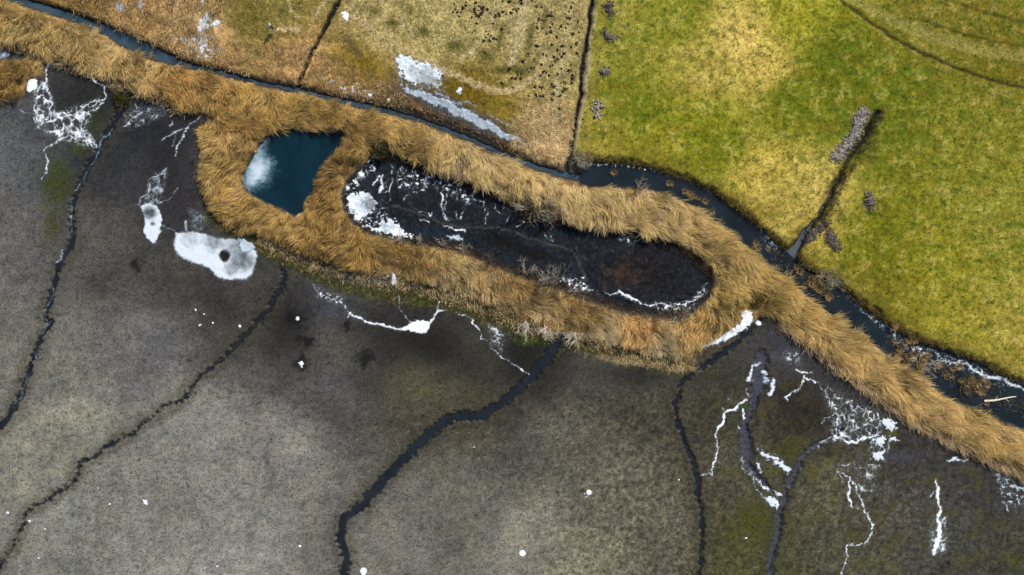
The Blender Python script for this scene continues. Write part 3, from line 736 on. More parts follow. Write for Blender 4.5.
reed_bed('reed_bed', 'golden dry reed belt between the top ditch and the two ponds', R_NORTH, 11)
reed_bed('reed_bed', 'brown dry reeds forming the bank around both ponds above the mud', R_RING, 12, lmul=0.85, low=0.35, soft=13)
reed_bed('reed_bed', 'combed golden reed strip running diagonally beside the dark channel at right', R_EAST, 13, per_m2=6.5, lmul=1.12)
reed_bed('reed_bed', 'brown reed clump at the left edge beside white branching ice', R_WEST, 14, lmul=0.8)


def litter(name, label, cat, pts, width, per_m2, length, cb, ct, seed, zmin=None, var=0.25, ang0=None, w=(0.02, 0.05), tilt=(5, 60), poly=None):
    """short stalks strewn along a line or in an outline"""
    r = np.random.default_rng(seed)
    if poly is None:
        p = np.array(curve(pts, 1)); d = np.hypot(*(p[1:] - p[:-1]).T); tot = d.sum()
        n = int(tot * width * S * S * per_m2)
        s = r.random(n) * tot; k = np.clip(np.searchsorted(np.cumsum(d), s), 0, len(d) - 1)
        t = (s - (np.cumsum(d)[k] - d[k])) / d[k]
        c = p[k] + (p[k + 1] - p[k]) * t[:, None]
        nr = np.stack([-(p[k + 1] - p[k])[:, 1], (p[k + 1] - p[k])[:, 0]], 1) / d[k][:, None]
        o = np.clip(r.normal(0, width / 2.6, n), -width, width)
        x = c[:, 0] + nr[:, 0] * o; y = c[:, 1] + nr[:, 1] * o
    else:
        x, y, _ = scatter(poly, per_m2, 0, seed); n = len(x)
    keep = fbm(x, y, 12, 3, off=seed * 1.3) > -0.28 + r.normal(0, .12, n)
    x = x[keep]; y = y[keep]; n = len(x)
    bx, by = to_w(x, y); bz = ground(x, y) - 0.02
    if zmin is not None: bz = np.maximum(bz, zmin)
    ok = bz > -0.2
    bx, by, bz, x, y = bx[ok], by[ok], bz[ok], x[ok], y[ok]; n = len(bx)
    a = (r.random(n) * 2 * np.pi) if ang0 is None else ang0 + r.normal(0, 0.6, n) + 2.2 * fbm(x, y, 14, 2, off=3)
    v = (1 + r.normal(0, var, n) + 0.4 * fbm(x, y, 10, 2, off=6))[:, None]
    t1 = np.radians(r.uniform(*tilt, n) + 25)
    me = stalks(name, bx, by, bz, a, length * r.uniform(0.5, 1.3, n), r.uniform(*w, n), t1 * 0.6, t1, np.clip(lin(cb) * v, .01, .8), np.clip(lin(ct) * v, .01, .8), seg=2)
    return add(name, me, label=label, cat=cat, kind='stuff')


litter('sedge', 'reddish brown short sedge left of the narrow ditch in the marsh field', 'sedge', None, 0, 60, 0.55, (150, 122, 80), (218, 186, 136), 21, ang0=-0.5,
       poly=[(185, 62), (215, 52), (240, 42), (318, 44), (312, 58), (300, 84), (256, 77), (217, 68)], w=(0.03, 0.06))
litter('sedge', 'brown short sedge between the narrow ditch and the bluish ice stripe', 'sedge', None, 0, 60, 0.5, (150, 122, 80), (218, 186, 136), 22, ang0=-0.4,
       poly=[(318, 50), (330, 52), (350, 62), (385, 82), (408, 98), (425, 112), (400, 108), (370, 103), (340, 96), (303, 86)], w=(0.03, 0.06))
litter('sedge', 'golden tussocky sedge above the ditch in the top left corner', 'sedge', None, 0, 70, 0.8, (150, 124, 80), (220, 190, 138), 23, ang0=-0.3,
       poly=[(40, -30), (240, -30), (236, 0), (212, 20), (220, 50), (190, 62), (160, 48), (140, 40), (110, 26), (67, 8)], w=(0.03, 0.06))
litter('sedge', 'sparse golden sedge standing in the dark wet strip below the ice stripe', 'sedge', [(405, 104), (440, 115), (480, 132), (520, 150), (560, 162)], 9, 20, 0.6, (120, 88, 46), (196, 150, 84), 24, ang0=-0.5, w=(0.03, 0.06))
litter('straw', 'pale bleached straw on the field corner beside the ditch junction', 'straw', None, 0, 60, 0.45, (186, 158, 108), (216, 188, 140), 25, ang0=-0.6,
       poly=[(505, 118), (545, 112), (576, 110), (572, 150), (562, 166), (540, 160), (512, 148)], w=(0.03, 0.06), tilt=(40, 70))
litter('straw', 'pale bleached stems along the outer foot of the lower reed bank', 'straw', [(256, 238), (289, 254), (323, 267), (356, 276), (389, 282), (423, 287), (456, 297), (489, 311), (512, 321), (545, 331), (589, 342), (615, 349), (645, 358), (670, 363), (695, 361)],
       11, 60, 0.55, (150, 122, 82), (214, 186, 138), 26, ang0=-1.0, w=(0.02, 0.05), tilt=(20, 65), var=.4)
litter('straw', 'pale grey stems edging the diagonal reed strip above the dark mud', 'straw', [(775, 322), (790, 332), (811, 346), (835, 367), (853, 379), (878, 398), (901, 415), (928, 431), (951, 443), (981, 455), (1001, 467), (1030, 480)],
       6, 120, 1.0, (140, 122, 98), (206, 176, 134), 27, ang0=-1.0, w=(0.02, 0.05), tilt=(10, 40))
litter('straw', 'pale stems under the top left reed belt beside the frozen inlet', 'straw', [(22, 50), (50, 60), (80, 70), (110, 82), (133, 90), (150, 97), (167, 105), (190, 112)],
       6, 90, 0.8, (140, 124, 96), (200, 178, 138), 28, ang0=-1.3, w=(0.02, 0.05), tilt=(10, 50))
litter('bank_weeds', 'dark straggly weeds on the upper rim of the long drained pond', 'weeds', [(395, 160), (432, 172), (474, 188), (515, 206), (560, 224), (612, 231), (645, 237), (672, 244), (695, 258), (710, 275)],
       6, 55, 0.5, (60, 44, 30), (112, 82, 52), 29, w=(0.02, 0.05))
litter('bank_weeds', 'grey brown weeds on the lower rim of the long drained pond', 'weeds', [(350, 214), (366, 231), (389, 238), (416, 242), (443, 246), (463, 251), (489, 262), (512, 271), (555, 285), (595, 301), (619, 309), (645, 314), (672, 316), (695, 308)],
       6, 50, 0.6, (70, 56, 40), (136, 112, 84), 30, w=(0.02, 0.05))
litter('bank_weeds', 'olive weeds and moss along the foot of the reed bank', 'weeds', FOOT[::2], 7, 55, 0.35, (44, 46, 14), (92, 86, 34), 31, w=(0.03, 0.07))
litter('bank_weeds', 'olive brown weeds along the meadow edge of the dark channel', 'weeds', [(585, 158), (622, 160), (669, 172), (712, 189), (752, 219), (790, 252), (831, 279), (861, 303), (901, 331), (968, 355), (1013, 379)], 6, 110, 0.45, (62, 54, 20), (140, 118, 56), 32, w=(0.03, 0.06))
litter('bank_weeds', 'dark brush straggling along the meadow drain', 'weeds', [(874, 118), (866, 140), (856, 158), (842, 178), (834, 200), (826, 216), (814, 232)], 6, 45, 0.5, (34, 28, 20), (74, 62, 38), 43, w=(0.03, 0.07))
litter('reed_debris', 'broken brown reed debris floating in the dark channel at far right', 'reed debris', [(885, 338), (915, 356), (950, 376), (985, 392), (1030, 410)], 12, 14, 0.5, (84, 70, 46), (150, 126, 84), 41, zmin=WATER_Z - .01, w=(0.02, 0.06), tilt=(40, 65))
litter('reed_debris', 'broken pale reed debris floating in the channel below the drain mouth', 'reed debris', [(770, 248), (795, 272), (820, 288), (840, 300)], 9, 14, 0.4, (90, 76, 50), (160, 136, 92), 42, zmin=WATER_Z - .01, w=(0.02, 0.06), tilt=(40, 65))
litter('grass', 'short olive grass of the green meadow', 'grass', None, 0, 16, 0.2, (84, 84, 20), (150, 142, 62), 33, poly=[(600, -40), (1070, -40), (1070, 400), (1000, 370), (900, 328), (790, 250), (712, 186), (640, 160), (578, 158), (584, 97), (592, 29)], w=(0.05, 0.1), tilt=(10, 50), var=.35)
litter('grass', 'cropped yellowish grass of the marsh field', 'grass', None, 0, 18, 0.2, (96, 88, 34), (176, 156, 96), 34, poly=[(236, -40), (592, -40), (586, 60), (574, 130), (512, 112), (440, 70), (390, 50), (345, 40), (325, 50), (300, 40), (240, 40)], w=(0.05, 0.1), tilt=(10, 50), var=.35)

# ------------------------------------------------------------------ ice and snow, each sheet a thing of its own
def ice(name, label, lines=(), polys=(), net=None, dots=(), mat=None, rag=1.0, cat='ice', cut=(), group=None, seed=1, flat=None, speck=None, thin=(), lw=1.0, shore=False, net_w=1.1, net_n=0.06, step=0.5, full=1.6):
    """lines: (pts, widths); polys: outlines; net: outline filled with a vein network; dots: (x, y, r); speck: outline filled with scattered crumbs"""
    allp = [p for l in lines for p in l[0]] + [p for pl in polys for p in pl] + list(net or []) + [(d[0] - d[2], d[1] - d[2]) for d in dots] + [(d[0] + d[2], d[1] + d[2]) for d in dots] + list(speck or [])
    a = np.array(allp); pad = 5
    xs = np.arange(a[:, 0].min() - pad, a[:, 0].max() + pad, step); ys = np.arange(a[:, 1].min() - pad, a[:, 1].max() + pad, step)
    X, Y = np.meshgrid(xs, ys)
    o = seed * 3.7
    U = X + rag * 1.6 * fbm(X, Y, 6, 3, off=o) + rag * 1.2 * fbm(X, Y, 2.2, 2, off=o + 5)
    W = Y + rag * 1.6 * fbm(X, Y, 6, 3, off=o + 9) + rag * 1.2 * fbm(X, Y, 2.2, 2, off=o + 14)
    F = np.full(X.shape, -9.0)
    for k, (pts, w) in enumerate(lines):
        p = jag(pts, 0.16, 2, seed * 10 + k)
        w = w * lw if np.isscalar(w) else [q * lw for q in w]
        f = local(lambda q, r: line_f(p, q, r, w), U, W, p, 8, -9.0) - 0.08
        F = np.maximum(F, f + 0.9 * fbm(X, Y, 5, 2, off=o + k))
    for pl in polys:
        F = np.maximum(F, sdf(curve(list(pl) + [pl[0]], 1), U, W) + 2.2 * rag * fbm(X, Y, 4, 3, off=o + 2))
    if net:
        r = np.random.default_rng(seed)
        n = max(6, int((a[:, 0].max() - a[:, 0].min()) * (a[:, 1].max() - a[:, 1].min()) * net_n))
        sx = r.uniform(xs[0], xs[-1], n); sy = r.uniform(ys[0], ys[-1], n)
        d1 = np.full(X.shape, 1e9); d2 = d1.copy()
        for p, q in zip(sx, sy):
            d = np.hypot(U - p, (W - q) * 0.8)
            d2 = np.minimum(d2, np.maximum(d, d1)); d1 = np.minimum(d1, d)
        nf = net_w / 2 - (d2 - d1) * 0.5 + 1.3 * fbm(X, Y, 9, 2, off=o + 30)
        F = np.maximum(F, np.minimum(nf, sdf(net, U, W) * 0.4))
        F = np.maximum(F, np.minimum(0.2 - np.abs(fbm(X, Y, 5, 3, .6, off=o + 60)) * 7, sdf(net, U, W) * 0.3))
    if speck:
        sf = 4.5 * fbm(X, Y, 4, 4, 0.75, off=o + 40) - 0.3
        F = np.maximum(F, np.minimum(sf, sdf(speck, U, W) * 0.5))
    for (x, y, r_) in dots:
        F = np.maximum(F, r_ - np.hypot(U - x, W - y))
    for (x, y, r_) in cut:
        F = np.minimum(F, np.hypot(U - x, (W - y) * 0.85) - r_)
    if flat is not None and shore: F = np.where(ground(X, Y) > flat + 0.04, -9, F)
    th = np.where(F > 0, 0.16 + 0.84 * np.clip(F / full, 0, 1), 0.16 * np.clip(1 + F / 1.3, 0, 1)) if mat is not M_CLOUD else np.clip(F / full, 0, 1)
    for (x, y, r_, am) in thin:
        th = th * (1 - am * sm(0, 1, 1.3 - np.hypot(U - x, W - y) / r_))
    th = np.clip(th, 0.0, 1)
    Z = (ground(X, Y) if flat is None else np.maximum(ground(X, Y), flat)) + 0.012 + 0.05 * th
    x, y = to_w(X, Y)
    vid = np.arange(X.size).reshape(X.shape)
    q = np.stack([vid[1:, :-1], vid[1:, 1:], vid[:-1, 1:], vid[:-1, :-1]], -1)
    kf = np.maximum.reduce([F[1:, :-1], F[1:, 1:], F[:-1, 1:], F[:-1, :-1]])
    q = q[kf > (0 if mat is M_CLOUD else -1.3)]
    u, inv = np.unique(q, return_inverse=True)
    q = inv.reshape(-1, 4); v = np.stack([x, y, Z], -1).reshape(-1, 3)[u]; tv = th.ravel()[u]
    lb = np.arange(len(u))
    while True:                                                   # which faces hang together
        m = lb[q].min(1); old = lb.copy()
        np.minimum.at(lb, q.ravel(), np.repeat(m, 4)); lb = lb[lb]
        if (lb == old).all(): break
    fl = lb[q[:, 0]]
    ids, n_ = np.unique(fl, return_counts=True)
    big = ids[n_ * step * step > 9.0]

    def part(sel, nm, **kw):
        uu, ii = np.unique(q[sel], return_inverse=True)
        return add(nm, mesh_np(nm, v[uu], ii.reshape(-1, 4), mat or M_SNOW, attrs={'thick': tv[uu]}, smooth=True), **kw)
    if len(ids) == 1 or len(big) == 0:
        return part(np.ones(len(q), bool), name, label=label, cat=cat, group=group)
    c0 = v.mean(0)
    root = add(name, None, label=label, cat=cat, group=group, loc=(float(c0[0]), float(c0[1]), float(v[:, 2].min())))
    v = v - np.array(root.location)
    for b in big: part(fl == b, 'ice_piece' if cat == 'ice' else 'snow_piece', parent=root)
    rest = ~np.isin(fl, big)
    if rest.any(): part(rest, 'crumbs', parent=root, kind='stuff')
    return root


L = lambda *p: list(p)
ice('vein_ice', 'large white web of branching ice beside the reed clump at far left', [
    (L((47, 61), (63, 64), (78, 70), (89, 78), (104, 86)), 2.2), (L((104, 86), (106, 98), (91, 111), (84, 119), (81, 129), (89, 142), (98, 150)), 2.0),
    (L((50, 64), (47, 80), (39, 87), (34, 106), (37, 121), (52, 121), (68, 116), (86, 106), (104, 99)), 2.2), (L((43, 82), (52, 98), (50, 111), (42, 124)), 2.0),
    (L((21, 110), (34, 114), (39, 127)), 1.6), (L((63, 124), (65, 137), (44, 151), (48, 163), (42, 179)), [2.4, 2, 1.6, 2.6, 1.4]), (L((68, 118), (72, 130), (66, 138)), 1.8), (L((74, 116), (84, 132), (96, 142)), 1.6)],
    polys=[[(28, 82), (33, 78), (39, 80), (38, 88), (31, 94), (27, 92)]], net=[(33, 88), (47, 80), (56, 112), (72, 108), (100, 98), (86, 128), (100, 150), (68, 142), (36, 128)], seed=2, net_n=0.034, net_w=1.7)
ice('vein_ice', 'thin white ice twigs on dark mud right of the left creek mouth', [
    (L((143, 112), (133, 117), (123, 127)), 1.6), (L((138, 114), (134, 122)), 1.2), (L((135, 104), (137, 110)), 1.4)], net=[(124, 112), (146, 106), (168, 112), (140, 126), (126, 130)], net_n=.05, net_w=.8, seed=3)
ice('vein_ice', 'small forked white ice twig under the reed bend left of pond', [
    (L((200, 117), (187, 128), (173, 133), (160, 142)), [1.2, 2.2, 1.8, 1]), (L((187, 128), (182, 140), (176, 155)), 1.8), (L((172, 122), (170, 126)), 2.0), (L((178, 130), (172, 146)), 1)], seed=4)
ice('ice_tongue', 'narrow white ice tongue with feathery top left of the large ice sheet', [
    (L((139, 205), (147, 194), (148, 180), (164, 171)), 1.8), (L((159, 203), (171, 198), (178, 188)), 1.6), (L((135, 205), (142, 207)), 1.4), (L((162, 174), (166, 168)), 2), (L((157, 201), (160, 180), (155, 172)), 1.4)],
    polys=[[(140, 206), (147, 202), (159, 205), (163, 223), (159, 237), (155, 245), (147, 239), (142, 230), (145, 221)]], net=[(143, 205), (149, 178), (168, 168), (164, 192), (157, 206)], thin=[(150, 213, 8, .75), (153, 224, 3, .6)], seed=5, net_n=.09, rag=.7, mat=M_ICE)
ice('ice_sheet', 'large white ice sheet with a dark hole on mud below the reeds', [
    (L((163, 226), (176, 231)), 2), (L((186, 231), (186, 221)), 3.0)], polys=[[(175, 232), (196, 230), (220, 238), (239, 238), (257, 248), (258, 260), (252, 280), (227, 281), (217, 278), (207, 267), (187, 262), (175, 253), (173, 244)]],
    net=[(188, 206), (207, 217), (202, 231), (191, 229)], cut=[(224.5, 256, 4.2)], thin=[(224, 256, 9, -.3), (236, 250, 14, .5), (246, 262, 12, .55), (214, 242, 12, .5), (232, 268, 10, .45), (190, 238, 12, .3)], seed=6, net_n=.12, rag=.5, mat=M_ICE, full=2.5)
ice('thin_ice_film', 'pale blue ice corner between the large ice sheet and reed bank', polys=[[(238, 236), (247, 240), (258, 246), (250, 252), (243, 254), (239, 246)]], mat=M_FILM, seed=7, flat=0.07)
ice('vein_ice', 'bright white ice band with a wide bulge on dark mud below the lower reeds', [
    (L((346, 309), (356, 317), (376, 324), (399, 329), (416, 329), (429, 324), (438, 312), (448, 310)), [1.5, 3, 2.6, 3, 6, 3, 2.4, 1]), (L((439, 302), (438, 312)), 2), (L((398, 295), (399, 309), (408, 320), (413, 325)), 1.1), (L((352, 312), (348, 318)), 1.6)],
    polys=[[(404, 327), (414, 320), (424, 320), (431, 322), (428, 333), (416, 334)]], seed=8, rag=.7)
ice('vein_ice', 'thin broken white ice thread at the left foot of the lower reeds', [
    (L((314, 287), (320, 296)), 1.2), (L((327, 297), (334, 300), (341, 302)), 1.8), (L((341, 302), (346, 308)), 1.2)], speck=[(312, 284), (345, 298), (343, 306), (318, 298)], seed=9)
ice('vein_ice', 'long thin white ice crack ending on mud left of the central creek head', [
    (L((456, 312), (469, 317), (478, 329), (481, 339), (496, 352), (512, 364), (530, 375)), [1.8, 1.8, 2, 1.4, 1.2, 1.6, 1.6])], net=[(487, 322), (504, 332), (502, 352), (492, 344)], seed=10, net_n=.08)
ice('creek_ice', 'thin pale ice threads lining the left creek', [(L((112, 128), (98, 152), (86, 172), (76, 190)), [1.2, 1.6, 1, 1.4]), (L((72, 198), (70, 214), (71, 232)), [1.6, .8, 1.6]), (L((62, 250), (58, 262)), 2.4), (L((52, 288), (48, 304), (44, 318), (50, 322), (42, 334)), 1.1), (L((34, 352), (24, 384), (12, 408)), [1.4, .8, 1.2])], mat=M_FILM, seed=52, flat=-.15)
ice('snow_patch', 'small white snow wedge at the foot of the lower reed bank', polys=[[(392, 272), (396, 275), (398, 285), (391, 286), (391, 279)]], dots=[(388, 276, 1.3)], cat='snow', seed=11, rag=.5)
ice('pond_ice', 'cloudy white ice film on the left side of the small teal pond', polys=[[(268, 122), (275, 138), (268, 149), (276, 154), (280, 164), (277, 184), (266, 194), (250, 198), (234, 190), (236, 168), (244, 148)]], shore=True,
    thin=[(262, 192, 12, .5), (272, 178, 10, .35)], mat=M_CLOUD, seed=12, flat=WATER_Z, full=21, rag=1.6)
ice('pond_ice', 'thick white ice at the left end of the long dark pond', [
    (L((362, 226), (375, 229), (392, 231), (405, 234), (420, 238)), [3, 3.5, 3, 3.5, 1])],
    polys=[[(346, 199), (353, 191), (366, 190), (373, 197), (377, 207), (369, 213), (362, 220), (352, 218), (347, 208)], [(380, 222), (390, 218), (397, 222), (404, 232), (414, 237), (392, 237), (374, 231)]],
    speck=[(352, 192), (376, 196), (388, 214), (400, 232), (380, 236), (352, 220)], seed=13, mat=M_ICE, rag=2.4, thin=[(368, 204, 9, .55), (352, 212, 6, .4), (385, 230, 8, .4)])
ice('snow_patch', 'row of white snow crumbs on the reed edge above the long pond\'s left end', speck=[(343, 196), (350, 180), (364, 166), (372, 154), (375, 166), (364, 178), (350, 194)], dots=[(372, 168, 3.2), (361, 174, 3.2), (355, 182, 2.6), (373, 157, 1.6), (348, 188, 2)], cut=[(371, 168, 1.2)], cat='snow', seed=14)
ice('pond_ice', 'thin white ice lines branching across the left half of the drained pond bed', [
    (L((373, 184), (382, 175), (381, 188), (378, 192)), [3, 2, 4, 2]), (L((391, 166), (392, 182), (390, 199)), 1.3), (L((384, 182), (388, 190), (383, 192), (382, 184), (388, 179)), .9),
    (L((403, 199), (409, 193), (424, 189), (426, 178), (432, 174), (442, 179)), [1.6, 1, 2, 2, 1.2, 2.4]), (L((441, 192), (442, 211), (447, 220), (452, 217)), [2.6, 1.5, 2, 1]), (L((450, 188), (446, 201), (444, 211)), 1.4), (L((426, 188), (421, 180), (430, 173)), 1.0),
    (L((469, 197), (465, 209), (460, 220)), 1.4), (L((456, 211), (457, 218)), 1.2), (L((470, 198), (484, 201), (484, 207), (488, 213), (485, 223)), 1.5), (L((495, 204), (499, 212)), 1.4), (L((415, 209), (430, 215), (432, 212)), 1.2),
    (L((459, 192), (463, 197), (470, 199)), 1.2), (L((444, 226), (456, 230), (465, 231)), 2.6), (L((420, 219), (428, 222)), 2.2), (L((400, 170), (402, 166)), 1.6), (L((507, 221), (509, 217)), 1.4), (L((516, 227), (524, 222)), 1.4), (L((544, 232), (550, 240), (553, 242), (551, 237)), 1.5), (L((503, 207), (510, 211)), 1.2)],
    speck=[(395, 165), (455, 182), (475, 195), (470, 205), (430, 185), (398, 190)], seed=15, rag=1.0, lw=.95)
ice('pond_ice', 'soft bluish ice lens on water at the lower edge of long pond', polys=[[(446, 236), (455, 234), (467, 238), (462, 241), (450, 240)]], seed=16, mat=M_FILM)
ice('pond_ice', 'curved white ice line along the lower right shore of the long pond', [
    (L((602, 291), (610, 295), (619, 292), (632, 299), (645, 305), (669, 307), (685, 305), (699, 295), (708, 283)), [1, 1.6, 3, 3.6, 2, 2, 2.4, 1.2, .8])], speck=[(648, 303), (686, 302), (704, 288), (710, 290), (690, 310), (660, 311)], seed=17)
ice('pond_ice', 'scatter of small white ice crumbs by the narrow waist of long pond', dots=[(583, 278, 1.6), (584, 284, 1.8), (570, 284, 1.4), (572, 281, 1.0), (576, 291, 1.2), (561, 281, 1.0), (590, 290, 1.2)], speck=[(558, 276), (574, 276), (588, 284), (600, 294), (574, 290)], seed=18)
ice('pond_ice', 'faint bluish ice crumbs under the upper rim at right of long pond', speck=[(614, 232), (640, 236), (648, 242), (640, 246), (618, 240)], mat=M_ICE, seed=19)
ice('snow_patch', 'long bright white snow strip on the reed foot at lower right bend', polys=[[(744, 309), (750, 310), (753, 320), (748, 328), (736, 335), (723, 343), (702, 348), (700, 345), (717, 339), (729, 330), (742, 321), (739, 313)]], dots=[(690, 348, 1.6), (694, 347, 1.2)], cat='snow', seed=20, rag=1.1)
ice('snow_patch', 'small round snow spot right of the long snow strip', dots=[(758.5, 323, 3.2)], cat='snow', seed=21, rag=.4)
ice('vein_ice', 'zigzag white ice crack on mud right of the eastern creek', [
    (L((746, 400), (736, 409), (725, 413), (720, 426), (715, 436), (717, 453), (712, 466), (712, 475), (700, 476)), [2.4, 3, 3.4, 4, 1.8, 2.4, 3, 1.6, 1.6]), (L((725, 413), (722, 408)), 1.4), (L((732, 401), (728, 398)), 1.4), (L((743, 410), (744, 419)), 3), (L((738, 426), (740, 428)), 2.2)], seed=22)
ice('thin_ice_film', 'broken grey ice rims around the narrow puddle above the zigzag crack', [
    (L((748, 380), (750, 374), (753, 366), (762, 363)), [6, 4, 3, 2]), (L((764, 372), (766, 381)), [5, 4]), (L((773, 380), (770, 394)), [4.5, 5.5]), (L((747, 388), (748, 396)), 2.4)], mat=M_ICE, seed=23, rag=1.2)
ice('ice_patch', 'white slanting ice slab between the braided puddle and the muddy creek', polys=[[(757, 449), (771, 454), (784, 462), (792, 470), (789, 475), (776, 464), (759, 454)]], seed=24, rag=1.9, mat=M_ICE)
ice('ice_patch', 'white ice wedge at the tip of the braided puddle', [(L((759, 481), (769, 489), (782, 496)), 3), (L((751, 472), (757, 491), (768, 502)), 2), (L((742, 458), (743, 468), (748, 474)), 2), (L((756, 462), (761, 472)), [5, 2])],
    polys=[[(763, 496), (774, 496), (781, 504), (778, 510), (769, 504)]], seed=25, rag=1.9, mat=M_ICE)
ice('vein_ice', 'little crooked white ice crack above the brown mud patch', [
    (L((796, 369), (805, 372), (812, 373)), [2, 3, 1.4]), (L((815, 382), (804, 377), (799, 389), (792, 392), (786, 397), (787, 401)), [2.4, 3, 1.6, 2, 3.2, 1.4])], speck=[(782, 352), (800, 352), (802, 366), (786, 362)], seed=26)
ice('vein_ice', 'wide fan of fine white ice veins below the diagonal reed strip', [
    (L((818, 382), (827, 394), (836, 410), (837, 420), (836, 437)), [1.2, 1.6, 2.2, 2.6, 2]), (L((836, 412), (828, 417), (822, 423)), 1.5), (L((836, 410), (845, 403), (852, 400)), 1.5), (L((848, 443), (862, 438), (872, 437), (880, 432)), [3.5, 3, 2.4, 2]),
    (L((850, 402), (850, 420), (854, 430)), 1.2), (L((866, 408), (866, 425), (870, 434)), 1.4), (L((877, 413), (880, 425)), 2), (L((822, 443), (836, 437), (848, 442)), 2.2)],
    net=[(820, 382), (850, 400), (879, 412), (884, 436), (850, 444), (830, 441), (832, 415)], seed=27, net_n=.03, net_w=1.0)
ice('ice_patch', 'bright white ice patch touching green moss under the reed strip', polys=[[(881, 417), (891, 418), (898, 425), (895, 431), (884, 429)]], seed=28, rag=1.9, mat=M_ICE)
ice('ice_patch', 'white ice blotches just below the bright patch by the reed strip', polys=[[(873, 439), (881, 435), (886, 437), (884, 444), (876, 446)], [(888, 436), (896, 436), (900, 439), (893, 443), (888, 441)], [(872, 455), (878, 449), (886, 452), (884, 458), (876, 462)]], speck=[(870, 440), (890, 440), (886, 460), (868, 462)], seed=29, rag=1.9, mat=M_ICE)
ice('vein_ice', 'long winding white ice crack running down to the bottom edge at right', [
    (L((838, 472), (851, 481), (855, 485), (862, 500), (864, 512), (872, 523), (872, 531), (865, 543), (846, 546), (848, 556), (841, 577)), [1, 2.4, 2.4, 2.2, 2, 2.4, 2.2, 2, 2, 2, 1.8]), (L((851, 480), (850, 500), (852, 508), (858, 508)), [2.4, 3.4, 2.4, 1]), (L((837, 474), (839, 464), (850, 464)), [1.4, 1.4, 2]), (L((838, 472), (842, 482)), 1.2)],
    net=[(853, 464), (880, 464), (872, 492), (860, 492)], seed=30, net_n=.045, net_w=.8)
ice('vein_ice', 'upright ragged white ice streak alone on dark mud near lower right corner', [
    (L((936, 479), (938, 492), (941, 508), (938, 522), (939, 536), (936, 545), (933, 555)), [2, 4, 3, 4, 6, 7, 2]), (L((934, 490), (930, 496)), 1.4)], net=[(930, 520), (946, 516), (946, 552), (930, 556)], seed=31, net_n=.1)
ice('vein_ice', 'short white ice dash close under the reed strip', [(L((947, 461), (955, 458), (968, 459)), [2, 3.4, 1.4])], seed=32)
ice('vein_ice', 'faint white ice threads at the right edge below reeds', [(L((996, 474), (1000, 476)), 2.4), (L((1010, 486), (1020, 488), (1030, 492)), [3, 3, 2]), (L((1001, 480), (1003, 498), (1008, 511)), [1.2, 1, 2.2]), (L((1016, 498), (1024, 504)), 1.4)], speck=[(994, 472), (1028, 484), (1026, 506), (1004, 508)], seed=33, mat=M_ICE)
ice('snow_patch', 'white snow streak with scattered crumbs on sedge above the top left ditch', [(L((208, 16), (204, 36), (198, 60)), [8, 8, 3]), (L((205, 34), (192, 42), (178, 40)), [5, 4, 2]), (L((206, 30), (216, 24), (222, 22)), [5, 6, 3]), (L((202, 44), (188, 54)), [4, 2]), (L((204, 46), (216, 52)), [4, 2])], speck=[(170, 38), (196, 34), (206, 16), (224, 26), (216, 40), (226, 54), (208, 64), (180, 52)], cat='snow', seed=34, rag=2.2, mat=M_ICE)
ice('snow_patch', 'small white snow streak at the top edge above the larger streak', [(L((205, -6), (203, 4), (202, 11)), [4, 3.5, 2])], cat='snow', seed=35)
ice('snow_patch', 'broad white snow patch on the marsh field above the bluish stripe', polys=[[(395, 58), (402, 56), (411, 58), (418, 64), (426, 60), (433, 68), (441, 70), (441, 90), (430, 86), (419, 84), (411, 86), (400, 74)]], speck=[(392, 54), (444, 66), (446, 92), (400, 88)], cat='snow', seed=36, rag=2.2, mat=M_ICE, thin=[(425, 78, 12, .45), (412, 70, 6, .4), (436, 84, 8, .4)])
ice('ice_stripe', 'long bluish ice stripe in the wet track along the marsh field', [(L((404, 90), (416, 94), (429, 99), (455, 112), (480, 124), (496, 130), (520, 142)), [4, 9, 10, 10, 11, 9, 5]), (L((436, 94), (458, 104), (476, 107)), [3, 3, 2]), (L((488, 116), (508, 125)), 2)], mat=M_STRIPE, seed=37, rag=1.6)
ice('snow_patch', 'small pale snow tuft between the broad snow patch and the olive grass', polys=[[(455, 92), (460, 87), (465, 89), (460, 96)]], cat='snow', seed=38, mat=M_ICE)
ice('snow_patch', 'white snow patch right beside the narrow ditch in the marsh field', polys=[[(341, 14), (346, 11), (350, 16), (349, 23), (345, 22)]], cat='snow', seed=39, dots=[(347, 45, 1)])
ice('snow_patch', 'sparse snow crumbs on brown sedge above the ditch left of the stripe', speck=[(318, 76), (350, 84), (376, 92), (372, 100), (340, 94)], dots=[(370, 96, 2.4), (389, 101, 2.2), (358, 85, 1.6), (346, 97, 1.2)], cat='snow', seed=40)
ice('inlet_ice', 'pale grey ice inlet between reeds at the left edge', polys=[[(-20, 44), (2, 50), (16, 54), (6, 59), (-20, 66)]], mat=M_FILM, seed=41, full=3)
ice('inlet_ice', 'bluish ice strip at the top edge above the left ditch', polys=[[(118, 2), (128, 6), (124, 14), (116, 10)], [(138, -6), (146, -4), (142, 14), (139, 12)]], mat=M_FILM, seed=42)
ice('shore_ice', 'dotted white ice fringe along the meadow shore where the channel begins', [(L((583, 168), (592, 163)), 2), (L((592, 163), (607, 164)), 1.4)], dots=[(616, 165, 1.3), (622, 165, 1.2), (629, 166, 1.6), (634, 167, 1.5), (640, 168, 1.6), (645, 169, 1.5), (654, 171, 1.3), (660, 172, 1.2), (601, 164, 1.4), (612, 165, 1)], seed=43, flat=WATER_Z)
